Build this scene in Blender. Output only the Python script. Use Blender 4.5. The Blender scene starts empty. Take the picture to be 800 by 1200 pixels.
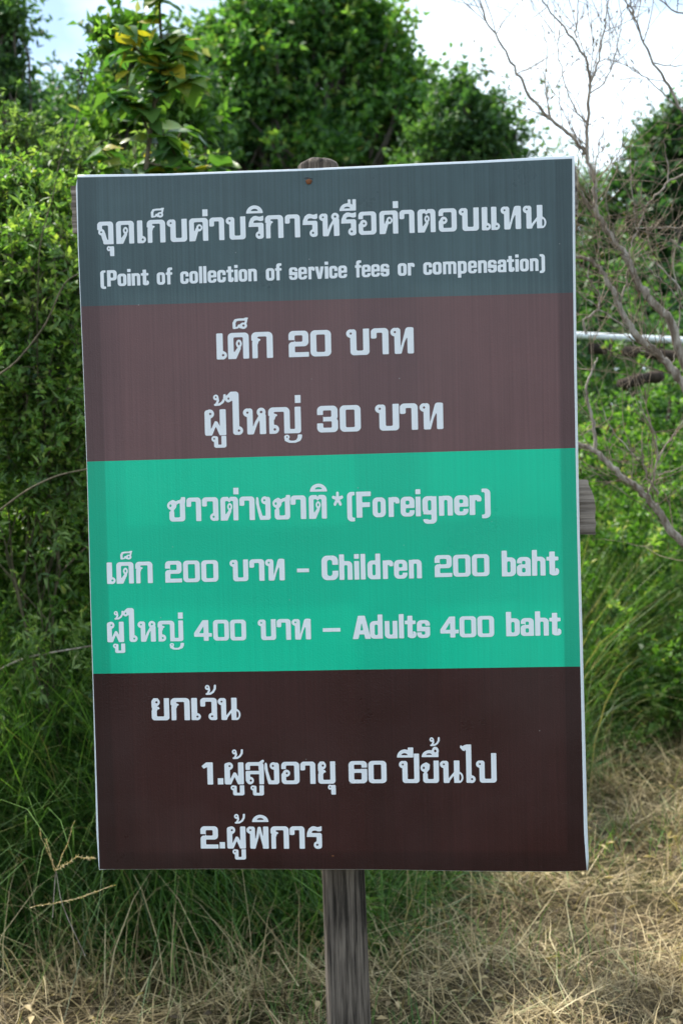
import bpy, bmesh, math, random
import numpy as np
from mathutils import Vector, Matrix

S = bpy.context.scene
C = S.collection
rng = np.random.default_rng(11)
random.seed(5)

# ------------------------------------------------------------------ camera
CAM = Vector((0, 0, 1.55))
FPX = 35 / 23.5 * 1200
PITCH = math.atan(120 / FPX)
ROLL = math.radians(1.46)
F_ = Vector((0, math.cos(PITCH), -math.sin(PITCH)))
U0 = Vector((0, math.sin(PITCH), math.cos(PITCH)))
R0 = Vector((1, 0, 0))
R_ = R0 * math.cos(ROLL) - U0 * math.sin(ROLL)
U_ = U0 * math.cos(ROLL) + R0 * math.sin(ROLL)
cd = bpy.data.cameras.new('camera')
cam = bpy.data.objects.new('camera', cd); C.objects.link(cam)
cam.matrix_world = Matrix(((R_.x, U_.x, -F_.x, CAM.x), (R_.y, U_.y, -F_.y, CAM.y), (R_.z, U_.z, -F_.z, CAM.z), (0, 0, 0, 1)))
cd.sensor_fit = 'VERTICAL'; cd.sensor_height = 23.5; cd.lens = 35
cd.clip_start = 0.05; cd.clip_end = 2000
cd.dof.use_dof = True; cd.dof.focus_distance = 2.52; cd.dof.aperture_fstop = 4.8; cd.dof.aperture_blades = 9
S.camera = cam

def at(px, py, D):
    """world point seen at photo position (px, py) at a distance D along +Y"""
    d = F_ + R_ * ((px - 400) / FPX) - U_ * ((py - 600) / FPX)
    return CAM + d * (D / d.y)

# ------------------------------------------------------------------ light
SUN_EL, SUN_AZ = math.radians(54), math.radians(-45)   # azimuth from +Y towards +X
W = bpy.data.worlds.new('World'); S.world = W; W.use_nodes = True
nt = W.node_tree; nt.nodes.clear()
def N(nt, t, **k):
    n = nt.nodes.new(t)
    for a, v in k.items(): setattr(n, a, v)
    return n
wo = N(nt, 'ShaderNodeOutputWorld'); bg = N(nt, 'ShaderNodeBackground')
sky = N(nt, 'ShaderNodeTexSky', sky_type='NISHITA', sun_disc=False)
sky.sun_elevation = SUN_EL; sky.sun_rotation = SUN_AZ; sky.air_density = 1.0; sky.dust_density = 0.7; sky.ozone_density = 1.2
bg.inputs[1].default_value = 0.10
tc = N(nt, 'ShaderNodeTexCoord'); mp = N(nt, 'ShaderNodeMapping'); mp.inputs['Scale'].default_value = (1, 1, 2.2)
mp.inputs['Location'].default_value = (0.35, 0.0, 0.2)
no = N(nt, 'ShaderNodeTexNoise'); no.inputs['Scale'].default_value = 3.1; no.inputs['Detail'].default_value = 9; no.inputs['Roughness'].default_value = .52
rp = N(nt, 'ShaderNodeValToRGB'); rp.color_ramp.elements[0].position = .40; rp.color_ramp.elements[1].position = .58
mx = N(nt, 'ShaderNodeMix', data_type='RGBA')
mx.inputs[7].default_value = (8.3, 9.7, 11.0, 1)
L_ = nt.links.new
L_(tc.outputs['Generated'], mp.inputs[0]); L_(mp.outputs[0], no.inputs['Vector']); L_(no.outputs[0], rp.inputs[0])
L_(rp.outputs[0], mx.inputs[0]); L_(sky.outputs[0], mx.inputs[6]); L_(mx.outputs[2], bg.inputs[0]); L_(bg.outputs[0], wo.inputs[0])

sd = bpy.data.lights.new('sun', 'SUN'); sun = bpy.data.objects.new('sun', sd); C.objects.link(sun)
sd.energy = 4.6; sd.angle = math.radians(3); sd.color = (1.0, .95, .86)
sdir = Vector((math.sin(SUN_AZ) * math.cos(SUN_EL), math.cos(SUN_AZ) * math.cos(SUN_EL), math.sin(SUN_EL)))
sun.rotation_euler = sdir.to_track_quat('Z', 'Y').to_euler()
S.view_settings.view_transform = 'Standard'; S.view_settings.look = 'None'
S.view_settings.gamma = 1; S.view_settings.use_curve_mapping = False
S.view_settings.exposure = 0.98
S.render.engine = 'CYCLES'
S.cycles.max_bounces = 6; S.cycles.diffuse_bounces = 3; S.cycles.transmission_bounces = 4; S.cycles.transparent_max_bounces = 4

# ------------------------------------------------------------------ object helpers
def tag(o, label=None, cat=None, group=None, kind=None):
    if label: o['label'] = label
    if cat: o['category'] = cat
    if group: o['group'] = group
    if kind: o['kind'] = kind
    return o
def empty(name, loc, label, cat, group=None):
    o = bpy.data.objects.new(name, None); C.objects.link(o); o.location = loc; o.empty_display_size = .1
    return tag(o, label, cat, group)
def link(name, me, m=None, parent=None, smooth=False):
    if m: me.materials.append(m)
    if smooth: me.polygons.foreach_set('use_smooth', [True] * len(me.polygons))
    o = bpy.data.objects.new(name, me); C.objects.link(o)
    if parent: o.parent = parent
    return o
def pymesh(name, vs, fs):
    me = bpy.data.meshes.new(name); me.from_pydata([tuple(v) for v in vs], [], fs); me.update(); return me
def npmesh(name, V, Fq, tint=None):
    """V (n,3), Fq list of int arrays (m,k) with k = 3 or 4"""
    me = bpy.data.meshes.new(name)
    V = np.ascontiguousarray(V, dtype=np.float32)
    me.vertices.add(len(V)); me.vertices.foreach_set('co', V.ravel())
    idx = np.concatenate([f.ravel() for f in Fq]).astype(np.int32)
    cnt = np.concatenate([np.full(len(f), f.shape[1], np.int32) for f in Fq])
    st = np.zeros(len(cnt), np.int32); st[1:] = np.cumsum(cnt)[:-1]
    me.loops.add(len(idx)); me.loops.foreach_set('vertex_index', idx)
    me.polygons.add(len(cnt)); me.polygons.foreach_set('loop_start', st)
    me.update(calc_edges=True)
    if tint is not None:
        a = me.attributes.new('tint', 'FLOAT', 'POINT'); a.data.foreach_set('value', np.ascontiguousarray(tint, dtype=np.float32))
    return me
def unit(v): return v / (np.linalg.norm(v, axis=-1, keepdims=True) + 1e-9)

# ------------------------------------------------------------------ materials
def mat(name):
    m = bpy.data.materials.new(name); m.use_nodes = True; t = m.node_tree; t.nodes.clear()
    return m, t, N(t, 'ShaderNodeOutputMaterial')
def ramp(t, stops):
    r = N(t, 'ShaderNodeValToRGB'); e = r.color_ramp.elements
    while len(e) < len(stops): e.new(.5)
    for k, (p, c) in enumerate(stops): e[k].position = p; e[k].color = (*c, 1)
    return r
def leaf_mat(name, stops, trans=.35, rough=.5, tcol=1.35, spec=.4):
    m, t, out = mat(name)
    a = N(t, 'ShaderNodeAttribute', attribute_name='tint')
    r = ramp(t, stops); t.links.new(a.outputs['Fac'], r.inputs[0])
    p = N(t, 'ShaderNodeBsdfPrincipled'); p.inputs['Roughness'].default_value = rough; p.inputs['Specular IOR Level'].default_value = spec
    t.links.new(r.outputs[0], p.inputs['Base Color'])
    tr = N(t, 'ShaderNodeBsdfTranslucent'); g = N(t, 'ShaderNodeMix', data_type='RGBA', blend_type='MULTIPLY'); g.inputs[0].default_value = 1
    g.inputs[7].default_value = (tcol * 1.1, tcol * 1.25, tcol * .5, 1)
    t.links.new(r.outputs[0], g.inputs[6]); t.links.new(g.outputs[2], tr.inputs[0])
    mx = N(t, 'ShaderNodeMixShader'); mx.inputs[0].default_value = trans
    t.links.new(p.outputs[0], mx.inputs[1]); t.links.new(tr.outputs[0], mx.inputs[2]); t.links.new(mx.outputs[0], out.inputs[0])
    return m
def bark_mat(name, c0, c1, scale=30, stretch=.15, rough=.85, bump=.4, axis=2):
    m, t, out = mat(name)
    tc = N(t, 'ShaderNodeTexCoord'); mp = N(t, 'ShaderNodeMapping')
    sc = [1, 1, 1]; sc[axis] = stretch; mp.inputs['Scale'].default_value = sc
    n = N(t, 'ShaderNodeTexNoise'); n.inputs['Scale'].default_value = scale; n.inputs['Detail'].default_value = 8; n.inputs['Roughness'].default_value = .65
    n2 = N(t, 'ShaderNodeTexNoise'); n2.inputs['Scale'].default_value = 6; n2.inputs['Detail'].default_value = 3
    ad = N(t, 'ShaderNodeMath', operation='MULTIPLY_ADD'); ad.inputs[1].default_value = .45
    r = ramp(t, [(.38, c0), (.64, c1)])
    p = N(t, 'ShaderNodeBsdfPrincipled'); p.inputs['Roughness'].default_value = rough; p.inputs['Specular IOR Level'].default_value = .25
    b = N(t, 'ShaderNodeBump'); b.inputs['Strength'].default_value = bump; b.inputs['Distance'].default_value = .004
    K = t.links.new
    K(tc.outputs['Object'], mp.inputs[0]); K(mp.outputs[0], n.inputs['Vector']); K(tc.outputs['Object'], n2.inputs['Vector'])
    sb = N(t, 'ShaderNodeMath', operation='SUBTRACT'); sb.inputs[1].default_value = .5
    K(n2.outputs[0], sb.inputs[0]); K(sb.outputs[0], ad.inputs[0]); K(n.outputs[0], ad.inputs[2])
    K(ad.outputs[0], r.inputs[0]); K(r.outputs[0], p.inputs['Base Color']); K(n.outputs[0], b.inputs['Height']); K(b.outputs[0], p.inputs['Normal']); K(p.outputs[0], out.inputs[0])
    return m
def vinyl(name, col, vary=.12, trans=.08, rough=.31, spec=.36, edge_shade=.22):
    """printed PVC banner: faint vertical print lines, soft blotches, light comes through a little"""
    m, t, out = mat(name); K = t.links.new
    tc = N(t, 'ShaderNodeTexCoord')
    mp = N(t, 'ShaderNodeMapping'); mp.inputs['Scale'].default_value = (260, 1, 3)
    n = N(t, 'ShaderNodeTexNoise'); n.inputs['Scale'].default_value = 1; n.inputs['Detail'].default_value = 2
    n2 = N(t, 'ShaderNodeTexNoise'); n2.inputs['Scale'].default_value = 7; n2.inputs['Detail'].default_value = 5; n2.inputs['Roughness'].default_value = .6
    n3 = N(t, 'ShaderNodeTexNoise'); n3.inputs['Scale'].default_value = 420; n3.inputs['Detail'].default_value = 1
    K(tc.outputs['Object'], mp.inputs[0]); K(mp.outputs[0], n.inputs['Vector']); K(tc.outputs['Object'], n2.inputs['Vector']); K(tc.outputs['Object'], n3.inputs['Vector'])
    s = N(t, 'ShaderNodeMath', operation='ADD'); K(n.outputs[0], s.inputs[0]); K(n2.outputs[0], s.inputs[1])
    mr = N(t, 'ShaderNodeMapRange'); mr.inputs[1].default_value = .6; mr.inputs[2].default_value = 1.4; mr.inputs[3].default_value = 1 - vary; mr.inputs[4].default_value = 1 + vary
    K(s.outputs[0], mr.inputs[0])
    c0 = N(t, 'ShaderNodeVectorMath', operation='SCALE'); c0.inputs[0].default_value = col; K(mr.outputs[0], c0.inputs['Scale'])
    # backlight blocked by the frame, put into the colour: darker side and bottom margins
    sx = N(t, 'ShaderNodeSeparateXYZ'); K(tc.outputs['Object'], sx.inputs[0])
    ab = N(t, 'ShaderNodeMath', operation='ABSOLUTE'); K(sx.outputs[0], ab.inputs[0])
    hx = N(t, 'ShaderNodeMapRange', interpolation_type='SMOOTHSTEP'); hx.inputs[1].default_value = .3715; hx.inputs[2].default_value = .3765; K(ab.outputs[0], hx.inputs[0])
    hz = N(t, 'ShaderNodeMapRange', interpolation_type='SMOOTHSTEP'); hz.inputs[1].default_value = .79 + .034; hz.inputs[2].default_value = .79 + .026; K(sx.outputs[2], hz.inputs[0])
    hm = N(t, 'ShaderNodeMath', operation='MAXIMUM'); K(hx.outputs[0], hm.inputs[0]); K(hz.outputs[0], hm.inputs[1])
    hd = N(t, 'ShaderNodeMath', operation='MULTIPLY_ADD'); hd.inputs[1].default_value = -edge_shade; hd.inputs[2].default_value = 1; K(hm.outputs[0], hd.inputs[0])
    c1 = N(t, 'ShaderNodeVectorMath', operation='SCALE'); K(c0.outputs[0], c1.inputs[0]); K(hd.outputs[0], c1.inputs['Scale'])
    # dust film in smudges and tiny pale specks
    n4 = N(t, 'ShaderNodeTexNoise'); n4.inputs['Scale'].default_value = 2.3; n4.inputs['Detail'].default_value = 6; n4.inputs['Distortion'].default_value = .8
    n5 = N(t, 'ShaderNodeTexVoronoi'); n5.inputs['Scale'].default_value = 42; n5.inputs['Randomness'].default_value = 1
    K(tc.outputs['Object'], n4.inputs['Vector']); K(tc.outputs['Object'], n5.inputs['Vector'])
    d1 = N(t, 'ShaderNodeMapRange'); d1.inputs[1].default_value = .48; d1.inputs[2].default_value = .75; d1.inputs[3].default_value = 0; d1.inputs[4].default_value = .025; K(n4.outputs[0], d1.inputs[0])
    d2 = N(t, 'ShaderNodeMapRange'); d2.inputs[1].default_value = .055; d2.inputs[2].default_value = .03; d2.inputs[3].default_value = 0; d2.inputs[4].default_value = .35; K(n5.outputs['Distance'], d2.inputs[0])
    sel = N(t, 'ShaderNodeMath', operation='GREATER_THAN'); sel.inputs[1].default_value = .86; sp = N(t, 'ShaderNodeSeparateColor'); K(n5.outputs['Color'], sp.inputs[0]); K(sp.outputs[0], sel.inputs[0])
    m2 = N(t, 'ShaderNodeMath', operation='MULTIPLY'); K(d2.outputs[0], m2.inputs[0]); K(sel.outputs[0], m2.inputs[1])
    m3 = N(t, 'ShaderNodeMath', operation='ADD'); K(d1.outputs[0], m3.inputs[0]); K(m2.outputs[0], m3.inputs[1])
    c = N(t, 'ShaderNodeMix', data_type='RGBA'); K(m3.outputs[0], c.inputs[0]); K(c1.outputs[0], c.inputs[6]); c.inputs[7].default_value = (.5, .5, .48, 1)
    p = N(t, 'ShaderNodeBsdfPrincipled'); p.inputs['Specular IOR Level'].default_value = spec
    rr = N(t, 'ShaderNodeMapRange'); rr.inputs[1].default_value = .3; rr.inputs[2].default_value = .7; rr.inputs[3].default_value = rough - .05; rr.inputs[4].default_value = rough + .08
    K(n2.outputs[0], rr.inputs[0]); K(rr.outputs[0], p.inputs['Roughness'])
    K(c.outputs[2], p.inputs['Base Color'])
    b = N(t, 'ShaderNodeBump'); b.inputs['Strength'].default_value = .45; b.inputs['Distance'].default_value = .0007
    s2 = N(t, 'ShaderNodeMath', operation='ADD'); K(n.outputs[0], s2.inputs[0]); K(n3.outputs[0], s2.inputs[1])
    K(s2.outputs[0], b.inputs['Height']); K(b.outputs[0], p.inputs['Normal'])
    tr = N(t, 'ShaderNodeBsdfTranslucent'); K(c.outputs[2], tr.inputs[0])
    mx = N(t, 'ShaderNodeMixShader'); mx.inputs[0].default_value = trans
    K(p.outputs[0], mx.inputs[1]); K(tr.outputs[0], mx.inputs[2]); K(mx.outputs[0], out.inputs[0])
    return m
def plain(name, col, rough=.5, metal=0, noise=0):
    m, t, out = mat(name); p = N(t, 'ShaderNodeBsdfPrincipled'); p.inputs['Roughness'].default_value = rough; p.inputs['Metallic'].default_value = metal
    n = N(t, 'ShaderNodeTexNoise'); n.inputs['Scale'].default_value = 25; n.inputs['Detail'].default_value = 4
    tc = N(t, 'ShaderNodeTexCoord'); t.links.new(tc.outputs['Object'], n.inputs['Vector'])
    r = ramp(t, [(.35, tuple(c * (1 - noise) for c in col)), (.65, tuple(min(1, c * (1 + noise)) for c in col))])
    t.links.new(n.outputs[0], r.inputs[0]); t.links.new(r.outputs[0], p.inputs['Base Color']); t.links.new(p.outputs[0], out.inputs[0])
    return m

M = {
 'white': vinyl('white_vinyl', (.78, .82, .84), .03, .08, edge_shade=0),
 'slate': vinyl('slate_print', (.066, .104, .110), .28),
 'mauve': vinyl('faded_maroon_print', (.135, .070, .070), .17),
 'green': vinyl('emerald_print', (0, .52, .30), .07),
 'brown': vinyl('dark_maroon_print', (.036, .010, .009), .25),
 'ink': vinyl('white_print', (.90, .92, .94), .03, .10, edge_shade=0),
 'post': bark_mat('weathered_post', (.024, .019, .015), (.185, .152, .122), 150, .045, .9, 1.0),
 'plank': bark_mat('grey_plank', (.10, .08, .065), (.36, .30, .25), 130, .04, .9, .7, axis=0),
 'bark': bark_mat('dead_bark', (.14, .105, .075), (.42, .37, .31), 75, .2, .85, .22),
 'twig': bark_mat('dead_twig', (.11, .08, .055), (.33, .26, .19), 60, .3, .85, .3),
 'stem': bark_mat('green_brown_stem', (.05, .045, .025), (.16, .13, .08), 60, .3, .8, .3),
 'trunk': bark_mat('tree_bark', (.05, .04, .032), (.17, .14, .12), 25, .2, .9, .6),
 'rust': plain('rusty_nail', (.20, .075, .03), .8, .3, .4),
 'pipe': plain('white_painted_pipe', (.74, .77, .78), .4, 0, .08),
 'log': bark_mat('dark_rail_wood', (.018, .012, .009), (.06, .042, .03), 30, .3, .9, .5),
 'berry': plain('black_berry', (.01, .01, .015), .3),
}
M['shrub'] = leaf_mat('shrub_leaf', [(0, (.02, .06, .014)), (.5, (.115, .225, .045)), (.85, (.22, .35, .08)), (1, (.30, .33, .09))], .45)
M['pale_shrub'] = leaf_mat('pale_shrub_leaf', [(0, (.05, .10, .03)), (.5, (.12, .20, .06)), (1, (.25, .33, .12))], .4)
M['broad'] = leaf_mat('broad_leaf', [(0, (.03, .075, .03)), (.45, (.06, .15, .04)), (.75, (.11, .19, .04)), (.88, (.16, .20, .03)), (1, (.42, .33, .03))], .4, .4)
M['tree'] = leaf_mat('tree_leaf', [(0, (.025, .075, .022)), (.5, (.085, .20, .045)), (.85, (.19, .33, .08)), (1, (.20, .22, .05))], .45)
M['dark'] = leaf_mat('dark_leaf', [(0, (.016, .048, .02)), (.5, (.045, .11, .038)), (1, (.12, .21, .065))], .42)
M['grass'] = leaf_mat('green_grass', [(0, (.022, .06, .015)), (.5, (.065, .15, .028)), (.82, (.14, .25, .05)), (.9, (.22, .20, .08)), (1, (.42, .33, .17))], .35)
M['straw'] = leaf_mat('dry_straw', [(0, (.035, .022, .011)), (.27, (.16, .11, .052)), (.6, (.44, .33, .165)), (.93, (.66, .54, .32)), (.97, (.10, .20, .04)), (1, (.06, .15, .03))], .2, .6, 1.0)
M['weed'] = leaf_mat('weed_leaf', [(0, (.035, .09, .015)), (.5, (.09, .20, .03)), (.85, (.20, .33, .07)), (1, (.38, .37, .15))], .42)
# ------------------------------------------------------------------ letter shapes
# Each glyph is a list of operations on a signed field: (sign, kind, numbers). Unit: letter height = 1.
def R(s, x0, y0, x1, y1, r=0.0): return (s, 'R', (x0, y0, x1, y1, r))
def El(s, cx, cy, rx, ry=None): return (s, 'E', (cx, cy, rx, ry or rx))
def P(s, *p): return (s, 'P', p)
def Sk(s, w, *p): return (s, 'S', (w, p))
BOT = R(-1, -2, -2, 3, 0)
TOP1 = R(-1, -2, 1, 3, 3)
def field(ops, X, Y):
    d = np.full(X.shape, 9.0)
    for s, k, a in ops:
        if k == 'R':
            x0, y0, x1, y1, r = a; cx, cy, hx, hy = (x0 + x1) / 2, (y0 + y1) / 2, (x1 - x0) / 2, (y1 - y0) / 2; r = min(r, hx, hy)
            qx, qy = np.abs(X - cx) - hx + r, np.abs(Y - cy) - hy + r
            v = np.hypot(np.maximum(qx, 0), np.maximum(qy, 0)) + np.minimum(np.maximum(qx, qy), 0) - r
        elif k == 'E':
            cx, cy, rx, ry = a; v = (np.hypot((X - cx) / rx, (Y - cy) / ry) - 1) * min(rx, ry)
        elif k == 'S':
            w, p = a; v = np.full(X.shape, 9.0)
            for (ax, ay), (bx, by) in zip(p[:-1], p[1:]):
                dx, dy = bx - ax, by - ay; t = np.clip(((X - ax) * dx + (Y - ay) * dy) / (dx * dx + dy * dy + 1e-12), 0, 1)
                v = np.minimum(v, np.hypot(X - ax - t * dx, Y - ay - t * dy))
            v = v - w / 2
        else:
            v = np.full(X.shape, 9.0); ins = np.zeros(X.shape, bool); n = len(a)
            for i in range(n):
                (ax, ay), (bx, by) = a[i], a[(i + 1) % n]; dx, dy = bx - ax, by - ay
                t = np.clip(((X - ax) * dx + (Y - ay) * dy) / (dx * dx + dy * dy + 1e-12), 0, 1)
                v = np.minimum(v, np.hypot(X - ax - t * dx, Y - ay - t * dy))
                if dy != 0:
                    c = ((ay > Y) != (by > Y)) & (X < dx * (Y - ay) / dy + ax); ins ^= c
            v = np.where(ins, -v, v)
        d = np.minimum(d, v) if s > 0 else np.maximum(d, -v)
    return d
def trace(ops, x0, y0, x1, y1, h):
    """polygons covering the inside of the field (marching squares, runs of full cells merged)"""
    nx, ny = int(math.ceil((x1 - x0) / h)), int(math.ceil((y1 - y0) / h))
    gx, gy = x0 + np.arange(nx + 1) * h, y0 + np.arange(ny + 1) * h
    D = field(ops, *np.meshgrid(gx, gy)) - .008; out = []
    I = D < 0; cnt = I[:-1, :-1].astype(int) + I[1:, :-1] + I[:-1, 1:] + I[1:, 1:]
    for j in range(ny):
        row = cnt[j]; i = 0
        if not row.any(): continue
        while i < nx:
            c = row[i]
            if c == 4:
                k = i
                while k < nx and row[k] == 4: k += 1
                out.append([(gx[i], gy[j]), (gx[k], gy[j]), (gx[k], gy[j + 1]), (gx[i], gy[j + 1])]); i = k; continue
            if c:
                cs = [(i, j), (i + 1, j), (i + 1, j + 1), (i, j + 1)]; pl = []
                for q in range(4):
                    (a, b), (e, f) = cs[q], cs[(q + 1) % 4]; da, db = D[b, a], D[f, e]
                    if da < 0: pl.append((gx[a], gy[b]))
                    if (da < 0) != (db < 0):
                        t = da / (da - db); pl.append((gx[a] + t * (gx[e] - gx[a]), gy[b] + t * (gy[f] - gy[b])))
                if len(pl) >= 3: out.append(pl)
            i += 1
    return out

def arch(x0, x1, V0, V1, T=.16, r=.15): return [R(1, x0, -.4, x1, 1, r), R(-1, x0 + V0, -.6, x1 - V1, 1 - T, .05), BOT]
def ucup(x0, x1, V0, V1, T=.16, r=.13, top=.6): return [R(1, x0, 0, x1, top + .6, r), R(-1, x0 + V0, T, x1 - V1, top + .8, .05), R(-1, x0 - .5, top, x1 + .5, top + 2)]
G = {}
G['า'] = (.65, arch(0, .65, .2, .22) + [R(-1, -.2, -.5, .3, .64), R(-1, .19, -.5, .43, .84, .04), R(1, 0, .62, .2, .93, .05)])
G['เ'] = (.37, [R(1, 0, 0, .225, 1, .03), El(1, .215, .15, .155), R(1, 0, 0, .25, .3, .1), El(-1, .235, .155, .055)])
G['ด'] = (.78, arch(0, .78, .2, .21) + [P(1, (.1, 0), (.29, 0), (.47, .38), (.47, .52), (.39, .47), (.2, .2)), El(1, .41, .58, .105, .15), El(-1, .41, .585, .045, .085)])
G['ต'] = (.80, G['ด'][1] + [P(-1, (.29, 1.1), (.39, .90), (.49, 1.1)), P(1, (.28, .88), (.39, .77), (.5, .88), (.45, .93), (.39, .88), (.33, .93))])
G['ค'] = (.82, arch(0, .82, .2, .22) + [P(1, (.12, 0), (.25, 0), (.38, .42), (.36, .6), (.28, .55), (.2, .3)), El(1, .44, .58, .125, .15), El(-1, .45, .585, .06, .08)])
G['อ'] = (.78, [R(1, 0, 0, .78, 1, .16), R(-1, .19, .15, .57, .85, .05), R(-1, -.3, .44, .2, .69), El(1, .215, .49, .155), R(1, 0, .1, .19, .5, .08), El(-1, .235, .49, .055)])
def loopstem(x0=.15, V=.22): return [R(1, x0, .05, x0 + V, .99, .11), El(1, .155, .835, .155)]
H0 = El(-1, .165, .835, .052)
G['บ'] = (.86, ucup(.15, .86, .22, .22) + [R(1, .15, .3, .37, .99, .11), R(1, .64, .3, .86, 1), El(1, .155, .835, .155), H0])
G['ป'] = (.90, ucup(.15, .90, .22, .22) + [R(1, .15, .3, .37, .99, .11), R(1, .68, .3, .90, 1.32), El(1, .155, .835, .155), H0])
G['ท'] = (.88, [R(1, .15, 0, .37, .99, .11), R(1, .65, 0, .88, .99, .04), P(1, (.3, 0), (.4, 0), (.52, .42), (.70, .8), (.80, 1), (.66, 1), (.58, .93), (.36, .12)), R(1, .58, .7, .88, 1, .10), R(-1, .40, -.1, .65, .02), P(-1, (.41, 0), (.65, 0), (.65, .72)), El(1, .155, .835, .155), H0, R(1, .15, 0, .40, .1, .04)])
G['น'] = (1.0, [R(1, .15, 0, .36, .99, .11), R(1, .61, 0, .84, 1), Sk(1, .085, (.33, .05), (.45, .22), (.62, .43), (.70, .47)), R(1, .15, 0, .40, .1, .04), El(1, .80, .24, .2, .25), El(-1, .85, .24, .085, .17), R(1, .61, .06, .82, 1), El(1, .155, .835, .155), H0, BOT])
G['ห'] = (.87, [R(1, .15, 0, .36, .99, .11), R(1, .64, 0, .87, .75), R(1, .15, 0, .40, .1, .04), Sk(1, .1, (.35, .05), (.50, .44), (.66, .70)), El(1, .155, .835, .155), El(1, .70, .84, .165), H0, El(-1, .70, .845, .06)])
G['ร'] = (.65, [P(1, (0, .53), (.02, .72), (.1, .9), (.22, .99), (.32, 1.0), (.47, .955), (.56, .97), (.64, 1.0), (.65, .98), (.65, .81), (.60, .78), (.5, .78), (.38, .82), (.26, .81), (.21, .75), (.20, .69), (.5, .69), (.5, .53)),
     R(1, .43, .1, .65, .69, .09), R(1, .3, .53, .6, .69, .05), El(1, .47, .155, .165), R(1, .45, 0, .65, .3, .1), El(-1, .45, .165, .058)])
G['จ'] = (.70, arch(0, .70, .2, .22) + [R(-1, -.2, -.5, .45, .66), R(1, 0, .64, .19, .93, .05), Sk(1, .19, (.25, .46), (.30, .25), (.36, .12)), R(1, .25, 0, .70, .17, .07), El(1, .175, .54, .135), El(-1, .165, .54, .05)])
G['ว'] = (.70, arch(0, .70, .2, .22) + [R(-1, -.2, -.5, .3, .64), R(-1, .19, -.5, .48, .84, .04), R(1, 0, .62, .2, .93, .05), R(1, .46, 0, .70, .3, .1), El(1, .50, .155, .16), El(-1, .49, .165, .055), P(-1, (.6, -.1), (.72, -.1), (.72, .05), (.66, 0))])
nb = [El(1, .14, .68, .15, .17), Sk(1, .12, (.12, .80), (.24, .86), (.34, .80), (.32, .64), (.21, .5), (.19, .4)), El(-1, .13, .68, .055, .07)]
G['ช'] = (.76, ucup(.08, .76, .2, .21, top=.42) + nb + [R(1, .55, .2, .76, .93), Sk(1, .12, (.34, .76), (.48, .84), (.62, .84)), R(1, .60, .8, .78, 1.03, .03)])
G['ข'] = (.80, ucup(.1, .80, .2, .22, top=.42) + nb + [R(1, .58, .2, .80, 1)])
G['ง'] = (.65, [P(1, (0, .72), (.02, .95), (.07, .98), (.11, .9), (.14, .6), (.28, .14), (.45, .16), (.45, 0), (.17, 0), (.1, .25)), R(1, .43, 0, .65, .97, .12), R(1, .17, 0, .62, .16, .06), El(1, .40, .83, .16), El(-1, .38, .83, .055), R(1, .5, .02, .65, .3, .1)])
G['ผ'] = (.83, [R(1, 0, 0, .225, .97, .1), El(1, .2, .83, .165), R(1, .6, 0, .83, .99, .03), P(1, (.1, 0), (.27, 0), (.43, .36), (.58, 0), (.7, 0), (.66, .2), (.49, .52), (.41, .54), (.38, .50), (.22, .18)), R(1, 0, 0, .27, .12, .06), R(1, .57, 0, .83, .12, .04), El(-1, .22, .83, .055)])
G['พ'] = (.95, [R(1, .15, 0, .36, .99, .11), R(1, .73, 0, .95, .99, .03), Sk(1, .1, (.32, .04), (.46, .5), (.54, .93)), Sk(1, .1, (.57, .93), (.66, .5), (.77, .05)), R(1, .15, 0, .38, .1, .04), R(1, .70, 0, .95, .1, .04), El(1, .155, .835, .155), H0, R(-1, -1, .99, 2, 2)])
beak = [P(-1, (-.05, .72), (.0, .70), (.05, .665), (.035, .62), (-.05, .6)), R(-1, -.1, -.1, .03, .64), P(1, (.15, .77), (.24, .76), (.34, .72), (.33, .68), (.27, .66), (.235, .55), (.15, .5))]
G['ก'] = (.80, arch(0, .80, .22, .22, r=.17) + beak)
G['ญ'] = (1.25, arch(0, .82, .2, .21, r=.17) + beak + [El(1, .23, .165, .165), R(1, .03, 0, .2, .4, .1), El(-1, .235, .16, .058), R(1, .61, 0, 1.25, .3, .1), R(1, .61, .15, .82, .7), R(1, 1.03, .1, 1.25, 1), R(-1, .82, .15, 1.03, 1.2, .03)])
G['ใ'] = (.66, [Sk(1, .11, (.12, 1.48), (.17, 1.55), (.26, 1.60), (.4, 1.60)), R(1, .28, 0, .51, 1.655, .11), R(1, .16, 1.5, .45, 1.655, .1), El(1, .12, 1.40, .12, .14), El(1, .24, 1.42, .05, .1), El(-1, .125, 1.4, .045, .055), El(1, .49, .155, .16), R(1, .28, 0, .5, .3, .1), El(-1, .50, .155, .055)])
G['ไ'] = (.68, [P(1, (0, 1.60), (.03, 1.69), (.10, 1.64), (.22, 1.70), (.5, 1.72), (.5, 1.45), (.26, 1.52), (.2, 1.44), (.12, 1.46)), R(1, .27, 0, .50, 1.72, .02), El(1, .51, .155, .165), R(1, .27, 0, .5, .3, .1), El(-1, .52, .16, .058)])
G['ย'] = (.80, ucup(.02, .80, .22, .22, top=.45) + [R(1, .58, .3, .80, 1), El(1, .2, .82, .18), R(1, .02, .55, .2, .85, .06), P(1, (.04, .4), (.04, .56), (.16, .64), (.34, .60), (.37, .52), (.28, .5), (.24, .42)), P(-1, (-.05, .61), (.05, .56), (-.05, .51)), R(1, .1, .99, .3, 1), El(-1, .24, .82, .06)])
G['ส'] = (.81, arch(0, .81, .2, .22) + [R(-1, -.2, -.5, .61, .66), R(-1, .19, -.5, .59, .85, .04), R(1, 0, .66, .19, .93, .05), R(1, 0, .46, .7, .60, .05), R(1, 0, .1, .19, .58, .08), El(1, .19, .165, .165), El(-1, .22, .165, .058), Sk(1, .11, (.62, .93), (.70, 1.0), (.78, 1.05))])
def digit(*o): return list(o)
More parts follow.
